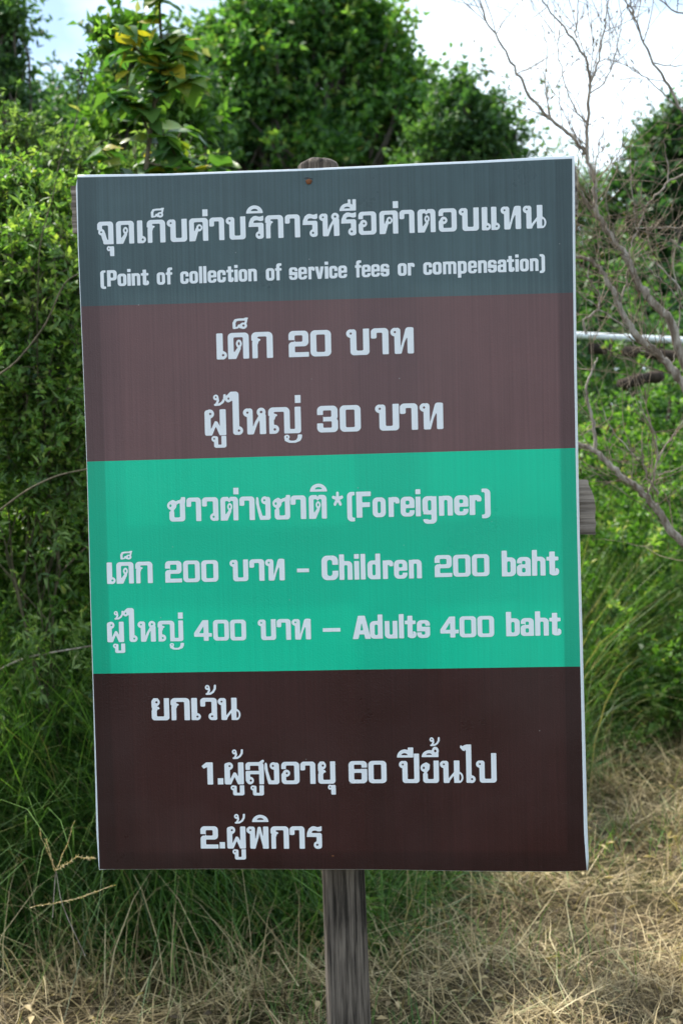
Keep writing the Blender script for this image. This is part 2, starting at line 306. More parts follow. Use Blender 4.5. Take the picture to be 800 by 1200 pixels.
G['0'] = (.78, [R(1, 0, 0, .78, 1, .17), R(-1, .215, .155, .565, .845, .05)])
G['2'] = (.80, [R(1, 0, .41, .79, 1, .17), R(-1, .23, .575, .56, .84, .05), R(-1, -.1, .5, .235, .66), R(1, 0, .2, .5, .575, .14), R(-1, .235, .17, .9, .41, .03), R(1, 0, 0, .235, .4), R(1, 0, 0, .80, .17)])
G['3'] = (.80, [R(1, 0, 0, .8, .56, .17), R(1, .01, .43, .79, 1, .17), R(-1, .225, .16, .57, .42, .04), R(-1, .225, .575, .56, .84, .04), R(-1, -.1, .335, .24, .67), P(-1, (.85, .54), (.74, .495), (.85, .45))])
G['4'] = (.86, [P(1, (0, .22), (0, .38), (.42, 1), (.68, 1), (.68, .36), (.84, .36), (.84, .2), (.68, .2), (.68, 0), (.46, 0), (.46, .2), (.02, .2)), P(-1, (.22, .36), (.46, .36), (.46, .74))])
G['6'] = (.80, [R(1, 0, 0, .8, 1, .17), R(-1, .225, .155, .57, .48, .05), R(-1, .225, .63, .57, .85, .04), R(-1, .56, .64, .9, .715)])
G['1'] = (.49, [P(1, (.25, 0), (.49, 0), (.49, 1), (.2, 1), (0, .84), (.08, .73), (.25, .8))])
O_ = [R(1, 0, 0, .5, .76, .18), R(-1, .18, .14, .32, .62, .07)]
G['o'] = (.5, O_)
G['n'] = (.5, [R(1, 0, -.4, .5, .76, .17), R(-1, .18, -.6, .32, .61, .06), BOT, R(1, 0, .3, .18, .75)])
G['m'] = (.8, [R(1, 0, -.4, .8, .76, .17), R(-1, .175, -.6, .315, .61, .05), R(-1, .485, -.6, .625, .61, .05), P(-1, (.36, .8), (.4, .7), (.44, .8)), BOT, R(1, 0, .3, .175, .75)])
G['r'] = (.4, [R(1, 0, 0, .18, .75), R(1, .02, .45, .4, .76, .14), R(-1, .18, .3, .26, .58, .04), R(-1, .22, .3, .6, .52)])
G['e'] = (.52, [R(1, 0, 0, .52, .76, .18), R(-1, .18, .45, .34, .62, .05), R(-1, .18, .13, .34, .33, .05), R(-1, .3, .23, .7, .33)])
G['i'] = (.18, [R(1, 0, 0, .18, .75), R(1, 0, .86, .18, 1.04)])
G['l'] = (.18, [R(1, 0, 0, .18, 1.04)])
G['h'] = (.5, G['n'][1] + [R(1, 0, .3, .18, 1.04)])
G['d'] = (.5, O_ + [R(1, .32, 0, .5, 1.04)])
G['b'] = (.5, O_ + [R(1, 0, 0, .18, 1.04)])
G['p'] = (.5, O_ + [R(1, 0, -.24, .18, .76)])
G['g'] = (.5, [R(1, 0, .06, .5, .76, .18), R(-1, .18, .2, .32, .62, .07), R(1, .32, .1, .5, .75), R(1, .02, -.3, .5, .2, .16), R(-1, .18, -.16, .32, .04, .04), R(-1, -.1, -.13, .32, .07), R(1, .1, .06, .4, .2, .06)])
G['t'] = (.42, [R(1, .1, .05, .28, .96), R(1, 0, .61, .40, .75), R(1, .1, 0, .42, .3, .13), R(-1, .28, .14, .31, .5), R(-1, .1 + .18, .28, .6, .5)])
G['f'] = (.40, [R(1, .08, .4, .55, 1.04, .15), R(-1, .27, .3, .9, .90, .05), R(-1, .40, .3, 2, 2), R(1, .08, 0, .27, .7), R(1, 0, .60, .40, .74)])
G['c'] = (.5, O_ + [R(-1, .3, .31, .7, .45)])
G['s'] = (.5, [R(1, 0, 0, .5, .76, .17), R(-1, .18, .47, .33, .63, .04), R(-1, .3, .47, .7, .53), R(-1, .17, .13, .32, .29, .04), R(-1, -.2, .23, .2, .29)])
G['a'] = (.5, [R(1, .01, .35, .5, .76, .16), R(-1, .18, .40, .32, .62, .05), R(-1, -.1, .3, .18, .52), R(1, 0, 0, .5, .46, .13), R(-1, .175, .13, .32, .33, .05), R(1, .32, 0, .5, .6)])
G['v'] = (.52, [P(1, (0, .75), (.19, .75), (.26, .25), (.33, .75), (.52, .75), (.36, 0), (.16, 0))])
G['u'] = (.5, [R(1, 0, 0, .5, 1.3, .17), R(-1, .18, .15, .32, 1.5, .06), R(-1, -.5, .75, 1, 2), R(1, .32, 0, .5, .75)])
G['P'] = (.57, [R(1, 0, 0, .2, 1), R(1, 0, .37, .57, 1, .18), R(1, 0, .5, .3, 1), R(-1, .2, .53, .37, .84, .06)])
G['C'] = (.65, [R(1, 0, 0, .65, 1, .22), R(-1, .21, .16, .43, .84, .1), R(-1, .4, .37, .8, .63)])
G['A'] = (.74, [P(1, (.23, 1), (.51, 1), (.74, 0), (.52, 0), (.48, .2), (.27, .2), (.22, 0), (0, 0)), P(-1, (.305, .36), (.44, .36), (.37, .80))])
G['F'] = (.57, [R(1, 0, 0, .22, 1), R(1, 0, .83, .57, 1), R(1, 0, .41, .53, .58)])
G['('] = (.29, [R(1, 0, -.14, .7, 1.0, .17), R(-1, .18, -.01, .9, .88, .07), R(-1, .29, -1, 2, 2)])
G[')'] = (.29, [R(1, -.41, -.14, .29, 1.0, .17), R(-1, -.61, -.01, .11, .88, .07), R(-1, -2, -1, 0, 2)])
# marks live in a unit box
K_ = {}
K_['i'] = [El(1, .5, .0, .5, 1.0), R(-1, -2, -2, 3, 0), El(-1, .5, .28, .22, .30), R(1, .1, 0, .9, .28)]
K_['I'] = [El(1, .48, .0, .48, .80), R(-1, -2, -2, 3, 0), El(-1, .46, .22, .20, .22), R(1, .1, 0, .9, .22), R(1, .68, 0, 1, 1)]
K_['W'] = [El(1, .48, .0, .48, .66), R(-1, -2, -2, 3, 0), El(-1, .46, .2, .20, .17), R(1, .1, 0, .9, .2), R(1, .52, .4, .68, 1), R(1, .80, 0, 1, 1)]
K_['J'] = [El(1, .48, .0, .48, .66), R(-1, -2, -2, 3, 0), El(-1, .44, .2, .18, .17), R(1, .1, 0, 1, .2), El(1, .82, .58, .2, .40), R(1, .8, 0, 1, .5), El(-1, .82, .58, .08, .15)]
K_['1'] = [R(1, 0, 0, 1, 1)]
K_['-'] = [R(1, 0, 0, 1, 1)]
K_['.'] = [R(1, 0, 0, 1, 1)]
K_['2'] = [El(1, .2, .74, .2, .24), Sk(1, .17, (.33, .68), (.36, .45), (.24, .16)), Sk(1, .18, (.14, .1), (.45, .12), (.70, .3), (.86, .6), (.88, .92)), El(-1, .2, .76, .07, .09), R(-1, -1, 1, 2, 2), BOT]
K_['7'] = [Sk(1, .19, (.12, .1), (.11, .55), (.22, .8), (.45, .84), (.80, .84), (.95, .94)), Sk(1, .13, (.12, .08), (.35, .12), (.44, .34), (.54, .12)), El(1, .73, .28, .24, .28), El(-1, .74, .30, .08, .11), Sk(1, .13, (.86, .4), (.92, .7), (.95, .9)), R(-1, -1, 1, 2, 2), BOT]
K_['u'] = [El(1, .27, .76, .27, .25), R(1, .42, 0, 1, .98, .12), R(1, .7, 0, 1, .4), R(1, .46, 0, .7, .3), El(-1, .28, .76, .09, .09)]
K_['U'] = [R(1, .17, 0, 1, 1.4, .16), R(-1, .44, .25, .68, 1.7, .05), R(-1, -1, .65, 2, 3), R(1, .68, .3, 1, 1), R(1, .17, .4, .44, .98, .14), El(1, .18, .76, .18, .24), El(-1, .18, .77, .065, .09)]
K_['Y'] = [El(1, .15, .72, .15, .27), Sk(1, .24, (.13, .6), (.15, .32), (.32, .14), (.6, .14), (.8, .3), (.88, .6), (.9, .9)), El(-1, .16, .72, .055, .1), R(-1, -1, 1, 2, 2), BOT]
K_['*'] = [Sk(1, .24, (.5, .5), (.5, .93)), Sk(1, .24, (.5, .5), (.09, .62)), Sk(1, .24, (.5, .5), (.91, .62)), Sk(1, .24, (.5, .5), (.24, .09)), Sk(1, .24, (.5, .5), (.76, .09))]
LINES = [
 ('a',1042.3,0.0025,36.7,
  [('จ',-373.9,-347.8),('ด',-342.8,-313.6),('เ',-307.9,-294.1),('ก',-291.7,-261.8),('บ',-258.6,-225.8),('ค',-221.6,-190.7),('า',-188.1,-164.1),('บ',-160.8,-128.9),('ร',-123.4,-99.3),('ก',-96.1,-67.0),('า',-63.7,-39.7),('ร',-35.0,-11.2),('ห',-7.9,24.3),('ร',27.9,51.8),('อ',56.1,84.6),('ค',90.1,119.8),('า',122.7,146.3),('ต',151.8,180.9),('อ',185.7,214.2),('บ',218.2,249.8),('เ',255.0,269.0),('เ',270.1,283.4),('ท',285.4,317.3),('น',320.8,357.4)],
  [('u',-359.2,-347.1,1021.7,1038.0),('7',-284.9,-263.7,1082.2,1097.8),('1',-199.3,-190.8,1081.6,1092.6),('i',-126.9,-100.0,1083.2,1095.9),('W',25.5,52.1,1082.0,1100.0),('1',112.1,120.6,1083.3,1094.3)]),
 ('b',973.7,0.004,26.2,
  [('(',-371.3,-362.7),('P',-360.1,-344.3),('o',-342.7,-328.3),('i',-326.4,-321.1),('n',-319.3,-305.5),('t',-303.9,-291.1),('o',-277.6,-264.2),('f',-262.4,-252.0),('c',-238.6,-224.9),('o',-223.3,-209.6),('l',-207.3,-202.4),('l',-200.3,-195.3),('e',-193.0,-178.8),('c',-177.2,-163.5),('t',-162.1,-150.2),('i',-148.8,-143.5),('o',-141.6,-128.0),('n',-126.1,-112.2),('o',-97.0,-83.4),('f',-81.9,-71.5),('s',-59.1,-45.5),('e',-44.0,-30.1),('r',-27.6,-17.3),('v',-16.6,-2.5),('i',-0.7,4.7),('c',6.3,19.6),('e',21.1,35.2),('f',48.7,58.6),('e',59.5,73.5),('e',74.8,88.7),('s',90.1,104.0),('o',118.0,132.1),('r',134.2,145.1),('c',159.3,173.2),('o',174.5,188.6),('m',191.1,212.2),('p',214.9,229.0),('e',231.4,245.3),('n',247.5,261.4),('s',263.2,277.1),('a',278.8,292.5),('t',293.7,305.5),('i',307.3,312.5),('o',314.6,328.4),('n',330.6,343.9),(')',346.1,354.2)],
  []),
 ('c',848.1,0.0034,42.0,
  [('เ',-181.4,-164.9),('ด',-162.3,-128.3),('ก',-123.5,-89.0),('2',-62.4,-30.0),('0',-26.8,6.4),('บ',31.9,68.7),('า',72.1,100.1),('ท',103.9,140.9)],
  [('7',-154.4,-129.7,896.0,914.2)]),
 ('d',724.0,0.0042,42.5,
  [('ผ',-204.4,-169.5),('ใ',-169.5,-141.1),('ห',-140.3,-103.4),('ญ',-98.7,-45.9),('3',-19.0,14.7),('0',18.3,51.9),('บ',76.2,114.4),('า',116.6,144.9),('ท',148.5,186.0)],
  [('U',-194.0,-169.6,702.7,721.9),('2',-189.4,-167.8,771.2,790.1),('Y',-73.5,-44.9,707.7,721.2),('1',-54.7,-45.4,772.9,785.5)]),
 ('e',582.8,0.0004,38.4,
  [('ช',-270.6,-241.8),('า',-238.6,-215.0),('ว',-212.6,-186.1),('ต',-182.0,-152.2),('า',-150.2,-125.5),('ง',-122.8,-99.4),('ช',-95.1,-67.3),('า',-65.5,-40.8),('ต',-35.7,-6.3)],
  [('1',-160.1,-151.5,625.4,636.1),('i',-33.4,-5.8,627.1,639.8),('*',2.8,19.9,603.9,625.2)]),
 ('E',583.0,0.0042,41.9,
  [('(',27.1,39.0),('F',42.2,65.5),('o',68.7,89.5),('r',94.8,112.1),('e',114.4,136.5),('i',139.0,146.5),('g',150.0,172.4),('n',176.7,198.6),('e',201.5,223.8),('r',226.4,245.1),(')',246.2,259.6)],
  []),
 ('f',482.8,0.0045,35.3,
  [('เ',-375.0,-361.1),('ด',-358.9,-330.5),('ก',-327.1,-298.8),('2',-277.3,-249.9),('0',-247.2,-219.9),('0',-216.9,-189.1),('บ',-169.3,-139.1),('า',-136.5,-112.2),('ท',-110.3,-78.7),('2',167.7,195.5),('0',197.7,225.4),('0',228.2,255.9)],
  [('7',-352.2,-332.7,521.1,535.1),('-',-57.9,-38.4,495.1,501.1)]),
 ('F',481.5,0.005,39.8,
  [('C',-17.2,9.4),('h',11.8,32.8),('i',36.4,43.8),('l',46.9,54.1),('d',58.0,78.6),('r',83.1,99.7),('e',101.4,122.6),('n',125.8,146.1),('b',276.6,298.7),('a',300.9,322.7),('h',325.4,346.4),('t',348.8,368.1)],
  []),
 ('g',384.2,0.0008,33.9,
  [('ผ',-377.5,-349.7),('ใ',-350.1,-326.6),('ห',-325.9,-296.4),('ญ',-292.4,-250.4),('4',-231.8,-201.8),('0',-199.8,-173.9),('0',-171.5,-145.3),('บ',-125.1,-95.6),('า',-93.6,-70.8),('ท',-68.8,-37.9),('4',174.8,204.9),('0',206.2,232.6),('0',235.1,261.7)],
  [('U',-368.3,-348.2,365.6,381.1),('2',-365.3,-349.0,421.2,435.8),('Y',-273.1,-249.8,369.6,380.9),('1',-258.2,-250.2,421.1,431.4),('-',-17.8,10.7,396.2,402.1)]),
 ('G',383.4,0.0057,37.8,
  [('A',31.3,60.4),('d',59.6,80.1),('u',84.1,104.3),('l',107.4,114.8),('t',117.2,135.0),('s',136.8,157.5),('b',281.7,303.2),('a',305.2,325.9),('h',328.6,349.9),('t',351.5,369.9)],
  []),
 ('h',251.0,-0.0049,36.4,
  [('ย',-307.1,-277.3),('ก',-274.3,-242.9),('เ',-239.7,-224.6),('ว',-224.6,-197.3),('น',-195.3,-158.3)],
  [('2',-216.2,-197.2,293.6,310.4)]),
 ('j',144.5,0.0012,36.5,
  [('1',-225.1,-206.9),('ผ',-186.9,-155.4),('ส',-151.7,-121.7),('ง',-120.0,-96.2),('อ',-92.0,-62.7),('า',-60.4,-36.1),('ย',-32.0,-3.3),('6',19.3,49.1),('0',51.8,81.1),('ป',102.3,135.1),('ข',137.9,167.1),('น',169.4,206.9),('ไ',202.6,227.0),('ป',228.4,261.1)],
  [('.',-198.8,-189.5,144.1,154.3),('U',-177.4,-154.9,125.7,142.3),('2',-173.8,-155.0,186.2,202.5),('U',-144.2,-122.2,125.5,142.1),('u',-15.6,-3.0,126.1,142.3),('I',99.3,125.8,186.8,203.2),('J',139.8,167.0,187.4,204.5),('2',153.1,170.3,205.3,220.1)]),
 ('k',36.4,-0.0016,36.9,
  [('2',-230.1,-200.8),('ผ',-185.6,-154.9),('พ',-152.7,-116.6),('ก',-112.6,-82.7),('า',-80.6,-56.5),('ร',-52.5,-28.0)],
  [('.',-198.5,-189.6,36.7,47.2),('U',-177.2,-155.0,18.0,35.2),('2',-173.0,-154.4,78.2,94.6),('i',-142.9,-116.1,81.1,92.8)]),
]# ------------------------------------------------------------------ the sign
UX = Vector((.9965655, -.08280821, 0)); VX = Vector((.00216767, .02608704, .99965732)); NX = Vector((-.08277983, -.996224, .02617695))
O = Vector((-.01845, 2.4786, .7901))           # middle of the banner's lower edge
Z0 = .79
sign = empty('sign_board', O - VX * Z0, 'upright vinyl fee sign with grey, maroon and emerald bands nailed to a weathered wooden post', 'sign')
sign.matrix_world = Matrix(((UX.x, -NX.x, VX.x, 0), (UX.y, -NX.y, VX.y, 0), (UX.z, -NX.z, VX.z, 0), (0, 0, 0, 1)))
sign.location = O - VX * Z0
def curve(pts):
    a = np.array(sorted(pts)) / 1000.; return lambda t: np.interp(t, a[:, 0], a[:, 1])
swap = lambda p: [(b, a) for a, b in p]
pR = curve(swap([(400.8, 1152), (399.1, 1010.5), (398.1, 832.9), (398.3, 640.4), (398.6, 536.8), (400, 307.5), (401.2, 62.4), (404.5, 0)]))
oR = curve(swap([(405, 1157), (403.4, 1010.4), (402.6, 832.8), (402.7, 640.3), (403.1, 536.7), (405.2, 307.4), (407.4, 62.4), (409.2, 0)]))
pL = curve(swap([(-405.3, 1152), (-406.2, 1038), (-405.6, 939.8), (-403.8, 686), (-403.6, 601), (-404, 330), (-403.3, 64.5), (-403, 1)]))
oL = curve(swap([(-408.7, 1156.6), (-408.4, 1038), (-407.2, 939.8), (-405.2, 686.1), (-405, 601), (-405.8, 330), (-407.4, 64.5), (-404.9, 0)]))
pT = curve([(-409, 1152.3), (-250, 1150), (-81, 1149.2), (86, 1149.6), (251, 1150.8), (360, 1152), (409, 1152)])
oT = curve([(-409, 1156.6), (-250, 1153.4), (-81, 1152.6), (86, 1153), (251, 1154.5), (360, 1156.8), (409, 1157.2)])
pB = curve([(-409, 1.6), (-196, 2.2), (-82, 2.0), (60, .6), (200, -1.5), (340, -3), (385, -2), (409, 0)])
def warp(u, v):
    """gentle waves of the stretched vinyl (metres, positive away from the viewer)"""
    return .0012 * math.sin(u * 9 + v * 3.1) * math.sin(v * 5.3 + 1) + .0008 * math.sin(u * 23 + 1.3 * v) + .0012 * math.sin(v * 11 + u * 2) * max(0, abs(u) - .25) * 5 \
        - .0018 * math.exp(-((u + .024) ** 2 + (v - 1.132) ** 2) / .0008) * -1
def sheet(name, lo, hi, m, parent, nu=64, nv=28, off=0.0):
    vs, fs = [], []
    for j in range(nv + 1):
        for i in range(nu + 1):
            s = i / nu; u0 = -.404 + .804 * s; a, b = float(lo(u0)), float(hi(u0)); v = a + (b - a) * j / nv
            l, r = float(pL(v)), float(pR(v)); u = l + (r - l) * s
            vs.append((u, warp(u, v) - off, v + Z0))
    for j in range(nv):
        for i in range(nu):
            k = j * (nu + 1) + i; fs.append((k, k + 1, k + nu + 2, k + nu + 1))
    return link(name, pymesh(name, vs, fs), m, parent, True)
# outer white edge, folded back round the frame
def border():
    n = 60; o, p = [], []
    for i in range(n):
        t = i / n; u = -.405 + .81 * t; o.append((u, float(oT(u)))); p.append((max(-.4053, min(.4008, u)), float(pT(u))))
    for i in range(n):
        v = 1.155 * (1 - i / n); o.append((float(oR(v)), v if i else 1.157)); p.append((float(pR(v)), min(v, 1.152)))
    for i in range(n):
        t = i / n; u = .407 - .812 * t; o.append((u, float(pB(u)) - .0006)); p.append((max(-.403, min(.4045, u)), float(pB(u))))
    for i in range(n):
        v = 1.155 * i / n; o.append((float(oL(v)), v)); p.append((float(pL(v)), max(v, .0016)))
    vs, fs = [], []; m = len(o)
    for (a, b), (c, d) in zip(o, p):
        w = warp(a, b); s = .965
        vs += [(c, warp(c, d), d + Z0), (a * .9985, w + .0006, b + Z0), (a, w + .004, b + Z0), (a * .999, .027, b + Z0), (a * s, .0285, .5775 + (b - .5775) * .975 + Z0)]
    for i in range(m):
        j = (i + 1) % m
        for k in range(4): fs.append((i * 5 + k, j * 5 + k, j * 5 + k + 1, i * 5 + k + 1))
    return link('banner', pymesh('banner', vs, fs), M['white'], sign, True)
banner = border()
lin = lambda a, b: (lambda u: (a + (b - a) * (u + .404) / .804) / 1000)
b1, b2, b3 = lin(941.1, 938.2), lin(684.7, 688.6), lin(331.1, 334.0)
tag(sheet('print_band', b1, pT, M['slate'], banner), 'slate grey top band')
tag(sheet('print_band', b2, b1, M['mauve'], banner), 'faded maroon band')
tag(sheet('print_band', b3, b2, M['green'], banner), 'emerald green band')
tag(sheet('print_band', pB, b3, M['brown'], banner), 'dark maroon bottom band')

cache = {}
def polys(key, ops, w, tall):
    if key not in cache: cache[key] = trace(ops, -.06, -.42 if tall else -.06, w + .06, 1.8 if tall else 1.06, 1 / 34 if tall else 1 / 26)
    return cache[key]
words = {'a': 'Thai heading', 'b': 'English heading in brackets', 'c': 'price line for a child', 'd': 'price line for an adult', 'e': 'Thai heading of the green band', 'E': 'bracketed English word of the green band',
         'f': 'Thai child price and digits', 'F': 'English words of the child price', 'g': 'Thai adult price and digits', 'G': 'English words of the adult price', 'h': 'Thai heading of the bottom band', 'j': 'first numbered line', 'k': 'second numbered line'}
for name, v0, sl, H, gl, mk in LINES:
    vs, fs = [], []
    def put(pl, fx, fy):
        for p in pl:
            b = len(vs)
            for x, y in p:
                u, v = fx(x) / 1000, fy(x, y) / 1000
                vs.append((u, warp(u, v) - .0007, v + Z0))
            fs.append(tuple(range(b, b + len(p))))
    for ch, x0, x1 in gl:
        w, ops = G[ch]
        put(polys('g' + ch, ops, w, True), lambda x: x0 + (x1 - x0) * x / w, lambda x, y: v0 + sl * (x0 + (x1 - x0) * x / w) + y * H)
    for ch, x0, x1, y0, y1 in mk:
        put(polys('m' + ch, K_[ch], 1, False), lambda x: x0 + (x1 - x0) * x, lambda x, y: y0 + (y1 - y0) * y)
    tag(link('lettering', pymesh('lettering', vs, fs), M['ink'], banner), 'white ' + words[name])

def box(vs, fs, x0, x1, y0, y1, z0, z1, jit=0):
    b = len(vs); j = lambda: random.uniform(-jit, jit)
    for z in (z0, z1):
        for x, y in ((x0, y0), (x1, y0), (x1, y1), (x0, y1)): vs.append((x + j(), y + j(), z + j()))
    for f in ((0, 3, 2, 1), (4, 5, 6, 7), (0, 1, 5, 4), (1, 2, 6, 5), (2, 3, 7, 6), (3, 0, 4, 7)): fs.append(tuple(b + k for k in f))
def boxobj(name, parent, m, *a, bev=.0015, jit=0):
    vs, fs = [], []; box(vs, fs, *a, jit=jit); o = link(name, pymesh(name, vs, fs), m, parent)
    bm = bmesh.new(); bm.from_mesh(o.data); bmesh.ops.bevel(bm, geom=bm.edges[:], offset=bev, segments=2, affect='EDGES'); bm.to_mesh(o.data); bm.free(); return o
# stretcher frame behind the banner
for a in ((-.401, -.373, .0045, .026, Z0 + .004, Z0 + 1.146), (.368, .397, .0045, .026, Z0 + .004, Z0 + 1.146), (-.3728, .3678, .0045, .026, Z0 + .004, Z0 + .030), (-.3728, .3678, .0045, .026, Z0 + 1.120, Z0 + 1.1465)):
    boxobj('frame_bar', sign, M['plank'], *a)
def plank(x0, x1, z0, z1, y0, y1, chip):
    """rough sawn board with a split grain face and one broken corner"""
    nx, nz = 40, 10; vs, fs = [], []
    for s in (0, 1):
        for j in range(nz + 1):
            for i in range(nx + 1):
                x = x0 + (x1 - x0) * i / nx; z = z0 + (z1 - z0) * j / nz
                if i == nx: x -= chip * max(0, (j / nz - .62)) / .38 * .012 + .001 * math.sin(j * 2.3)
                if i == 0: x += .001 * math.sin(j * 1.9)
                zz = z + .0012 * math.sin(i * .7 + s) * (j in (0, nz)); y = (y0 if s == 0 else y1) + (.0006 * math.sin(j * 3.7 + i * .2) if s == 0 else 0)
                vs.append((x, y, zz))
    m = (nx + 1) * (nz + 1)
    for j in range(nz):
        for i in range(nx):
            k = j * (nx + 1) + i; fs.append((k, k + 1, k + nx + 2, k + nx + 1)); fs.append((m + k, m + k + nx + 1, m + k + nx + 2, m + k + 1))
    per = [i for i in range(nx + 1)] + [j * (nx + 1) + nx for j in range(1, nz + 1)] + [nz * (nx + 1) + i for i in range(nx - 1, -1, -1)] + [j * (nx + 1) for j in range(nz - 1, 0, -1)]
    for q, k in enumerate(per): l = per[(q + 1) % len(per)]; fs.append((k, m + k, m + l, l))
    return link('cross_plank', pymesh('cross_plank', vs, fs), M['plank'], sign)
plank(-.4235, .4095, Z0 + 1.066, Z0 + 1.144, .0272, .047, 0)
plank(-.395, .4305, Z0 + .546, Z0 + .636, .0272, .047, 1)
# the post: round log, a little crooked, checks (long cracks) down its face, rounded top
def post():
    n, m = 90, 120; vs, fs = [], []; cr = [(random.uniform(0, 6.28), random.uniform(.03, .08), random.uniform(.002, .0055), random.uniform(0, 9)) for _ in range(16)]
    ztop, zb = Z0 + 1.172, -.25
    for j in range(m + 1):
        t = j / m; z = zb + (ztop - zb) * t; r = .0385 - .005 * t + .001 * math.sin(z * 5)
        cx = -.0005 - .0150 * max(0, (z - .5) / 1.45) + .002 * math.sin(z * 3.2)
        for i in range(n):
            a = 2 * math.pi * i / n; rr = r * (1 + .03 * math.sin(2 * a + z) + .018 * math.sin(5 * a + 1.7 * z))
            for c, w, dpt, ph in cr:
                dd = (a - c - .25 * math.sin(z * 1.7 + ph) + math.pi) % (2 * math.pi) - math.pi
                rr -= dpt * math.exp(-(dd / w) ** 2) * max(0, .5 + .6 * math.sin(z * 4 + ph))
            vs.append((cx + rr * math.cos(a), .089 + rr * math.sin(a), z))
    for j in range(m):
        for i in range(n): a, b = j * n + i, j * n + (i + 1) % n; fs.append((a, b, b + n, a + n))
    base = m * n
    for k, (f, dz) in enumerate(((.86, .005), (.6, .008), (.3, .0095))):
        for i in range(n):
            a = 2 * math.pi * i / n; vs.append((-.0150 + .0345 * f * math.cos(a), .089 + .0345 * f * math.sin(a), ztop + dz * 1.3 + .0012 * math.sin(3 * a + k)))
        for i in range(n): a, b = base + k * n + i, base + k * n + (i + 1) % n; fs.append((a, b, b + n, a + n))
    vs.append((-.0150, .089, ztop + .0125)); t = len(vs) - 1; l = base + 3 * n
    for i in range(n): fs.append((l + i, l + (i + 1) % n, t))
    return link('post', pymesh('post', vs, fs), M['post'], sign, True)
post()
def nail(u, v, r):
    bm = bmesh.new(); bmesh.ops.create_uvsphere(bm, u_segments=14, v_segments=8, radius=r)
    for q in bm.verts: q.co = Vector((q.co.x * (1 + .15 * math.sin(q.co.z * 900)), q.co.y * .35, q.co.z * .85))
    for q in bm.verts: q.co += Vector((u, warp(u, v) - .0012, v + Z0))
    me = bpy.data.meshes.new('nail_head'); bm.to_mesh(me); bm.free(); link('nail_head', me, M['rust'], sign, True)
nail(-.0235, 1.1315, .0052); nail(-.0103, .0236, .0022)
# small split in the vinyl above the upper nail
bm_vs, bm_fs = [], []
for k in range(9):
    t = k / 8; u = -.032 + .016 * t; h = .0011 * math.sin(math.pi * t) ** .6; v = 1.1368 + .0008 * math.sin(t * 5)
    bm_vs += [(u, warp(u, v) - .0006, v - h + Z0), (u, warp(u, v) - .0006, v + h + Z0)]
for k in range(8): bm_fs.append((2 * k, 2 * k + 2, 2 * k + 3, 2 * k + 1))
link('tear', pymesh('tear', bm_vs, bm_fs), M['berry'], banner)
# ------------------------------------------------------------------ ground
def gh(x, y):
    """height of the ground"""
    r = .03 * np.sin(x * 1.7 + .5) * np.sin(y * 1.3) + .015 * np.sin(x * 5.1 + y * 3.3)
    return r * np.clip((30 - np.hypot(x, y)) / 20, 0, 1)
def ground():
    ax = np.concatenate([-np.geomspace(400, 6, 24), np.linspace(-5.5, 5.5, 70), np.geomspace(6, 400, 24)])
    ay = np.concatenate([-np.geomspace(400, 6, 20), np.linspace(-5, 16, 110), np.geomspace(17, 700, 26)])
    X, Y = np.meshgrid(ax, ay); V = np.stack([X, Y, gh(X, Y)], -1).reshape(-1, 3); nx, ny = len(ax), len(ay)
    i, j = np.meshgrid(np.arange(nx - 1), np.arange(ny - 1)); k = (j * nx + i).ravel()
    m, t, out = mat('soil_and_thatch'); K = t.links.new
    tc = N(t, 'ShaderNodeTexCoord'); n = N(t, 'ShaderNodeTexNoise'); n.inputs['Scale'].default_value = 26; n.inputs['Detail'].default_value = 9; n.inputs['Roughness'].default_value = .7
    n2 = N(t, 'ShaderNodeTexNoise'); n2.inputs['Scale'].default_value = .9; n2.inputs['Detail'].default_value = 4
    r = ramp(t, [(.3, (.022, .017, .010)), (.5, (.075, .056, .030)), (.72, (.20, .155, .085))]); r2 = ramp(t, [(.45, (1, 1, 1)), (.62, (.45, .75, .3))])
    mm = N(t, 'ShaderNodeMix', data_type='RGBA', blend_type='MULTIPLY'); mm.inputs[0].default_value = 1
    p = N(t, 'ShaderNodeBsdfPrincipled'); p.inputs['Roughness'].default_value = .95; p.inputs['Specular IOR Level'].default_value = .1
    b = N(t, 'ShaderNodeBump'); b.inputs['Distance'].default_value = .03
    K(tc.outputs['Object'], n.inputs['Vector']); K(tc.outputs['Object'], n2.inputs['Vector']); K(n.outputs[0], r.inputs[0]); K(n2.outputs[0], r2.inputs[0])
    K(r.outputs[0], mm.inputs[6]); K(r2.outputs[0], mm.inputs[7]); K(mm.outputs[2], p.inputs['Base Color']); K(n.outputs[0], b.inputs['Height']); K(b.outputs[0], p.inputs['Normal']); K(p.outputs[0], out.inputs[0])
    tag(link('ground', npmesh('ground', V, [np.stack([k, k + 1, k + nx + 1, k + nx], -1)]), m, None, True), kind='structure')
ground()

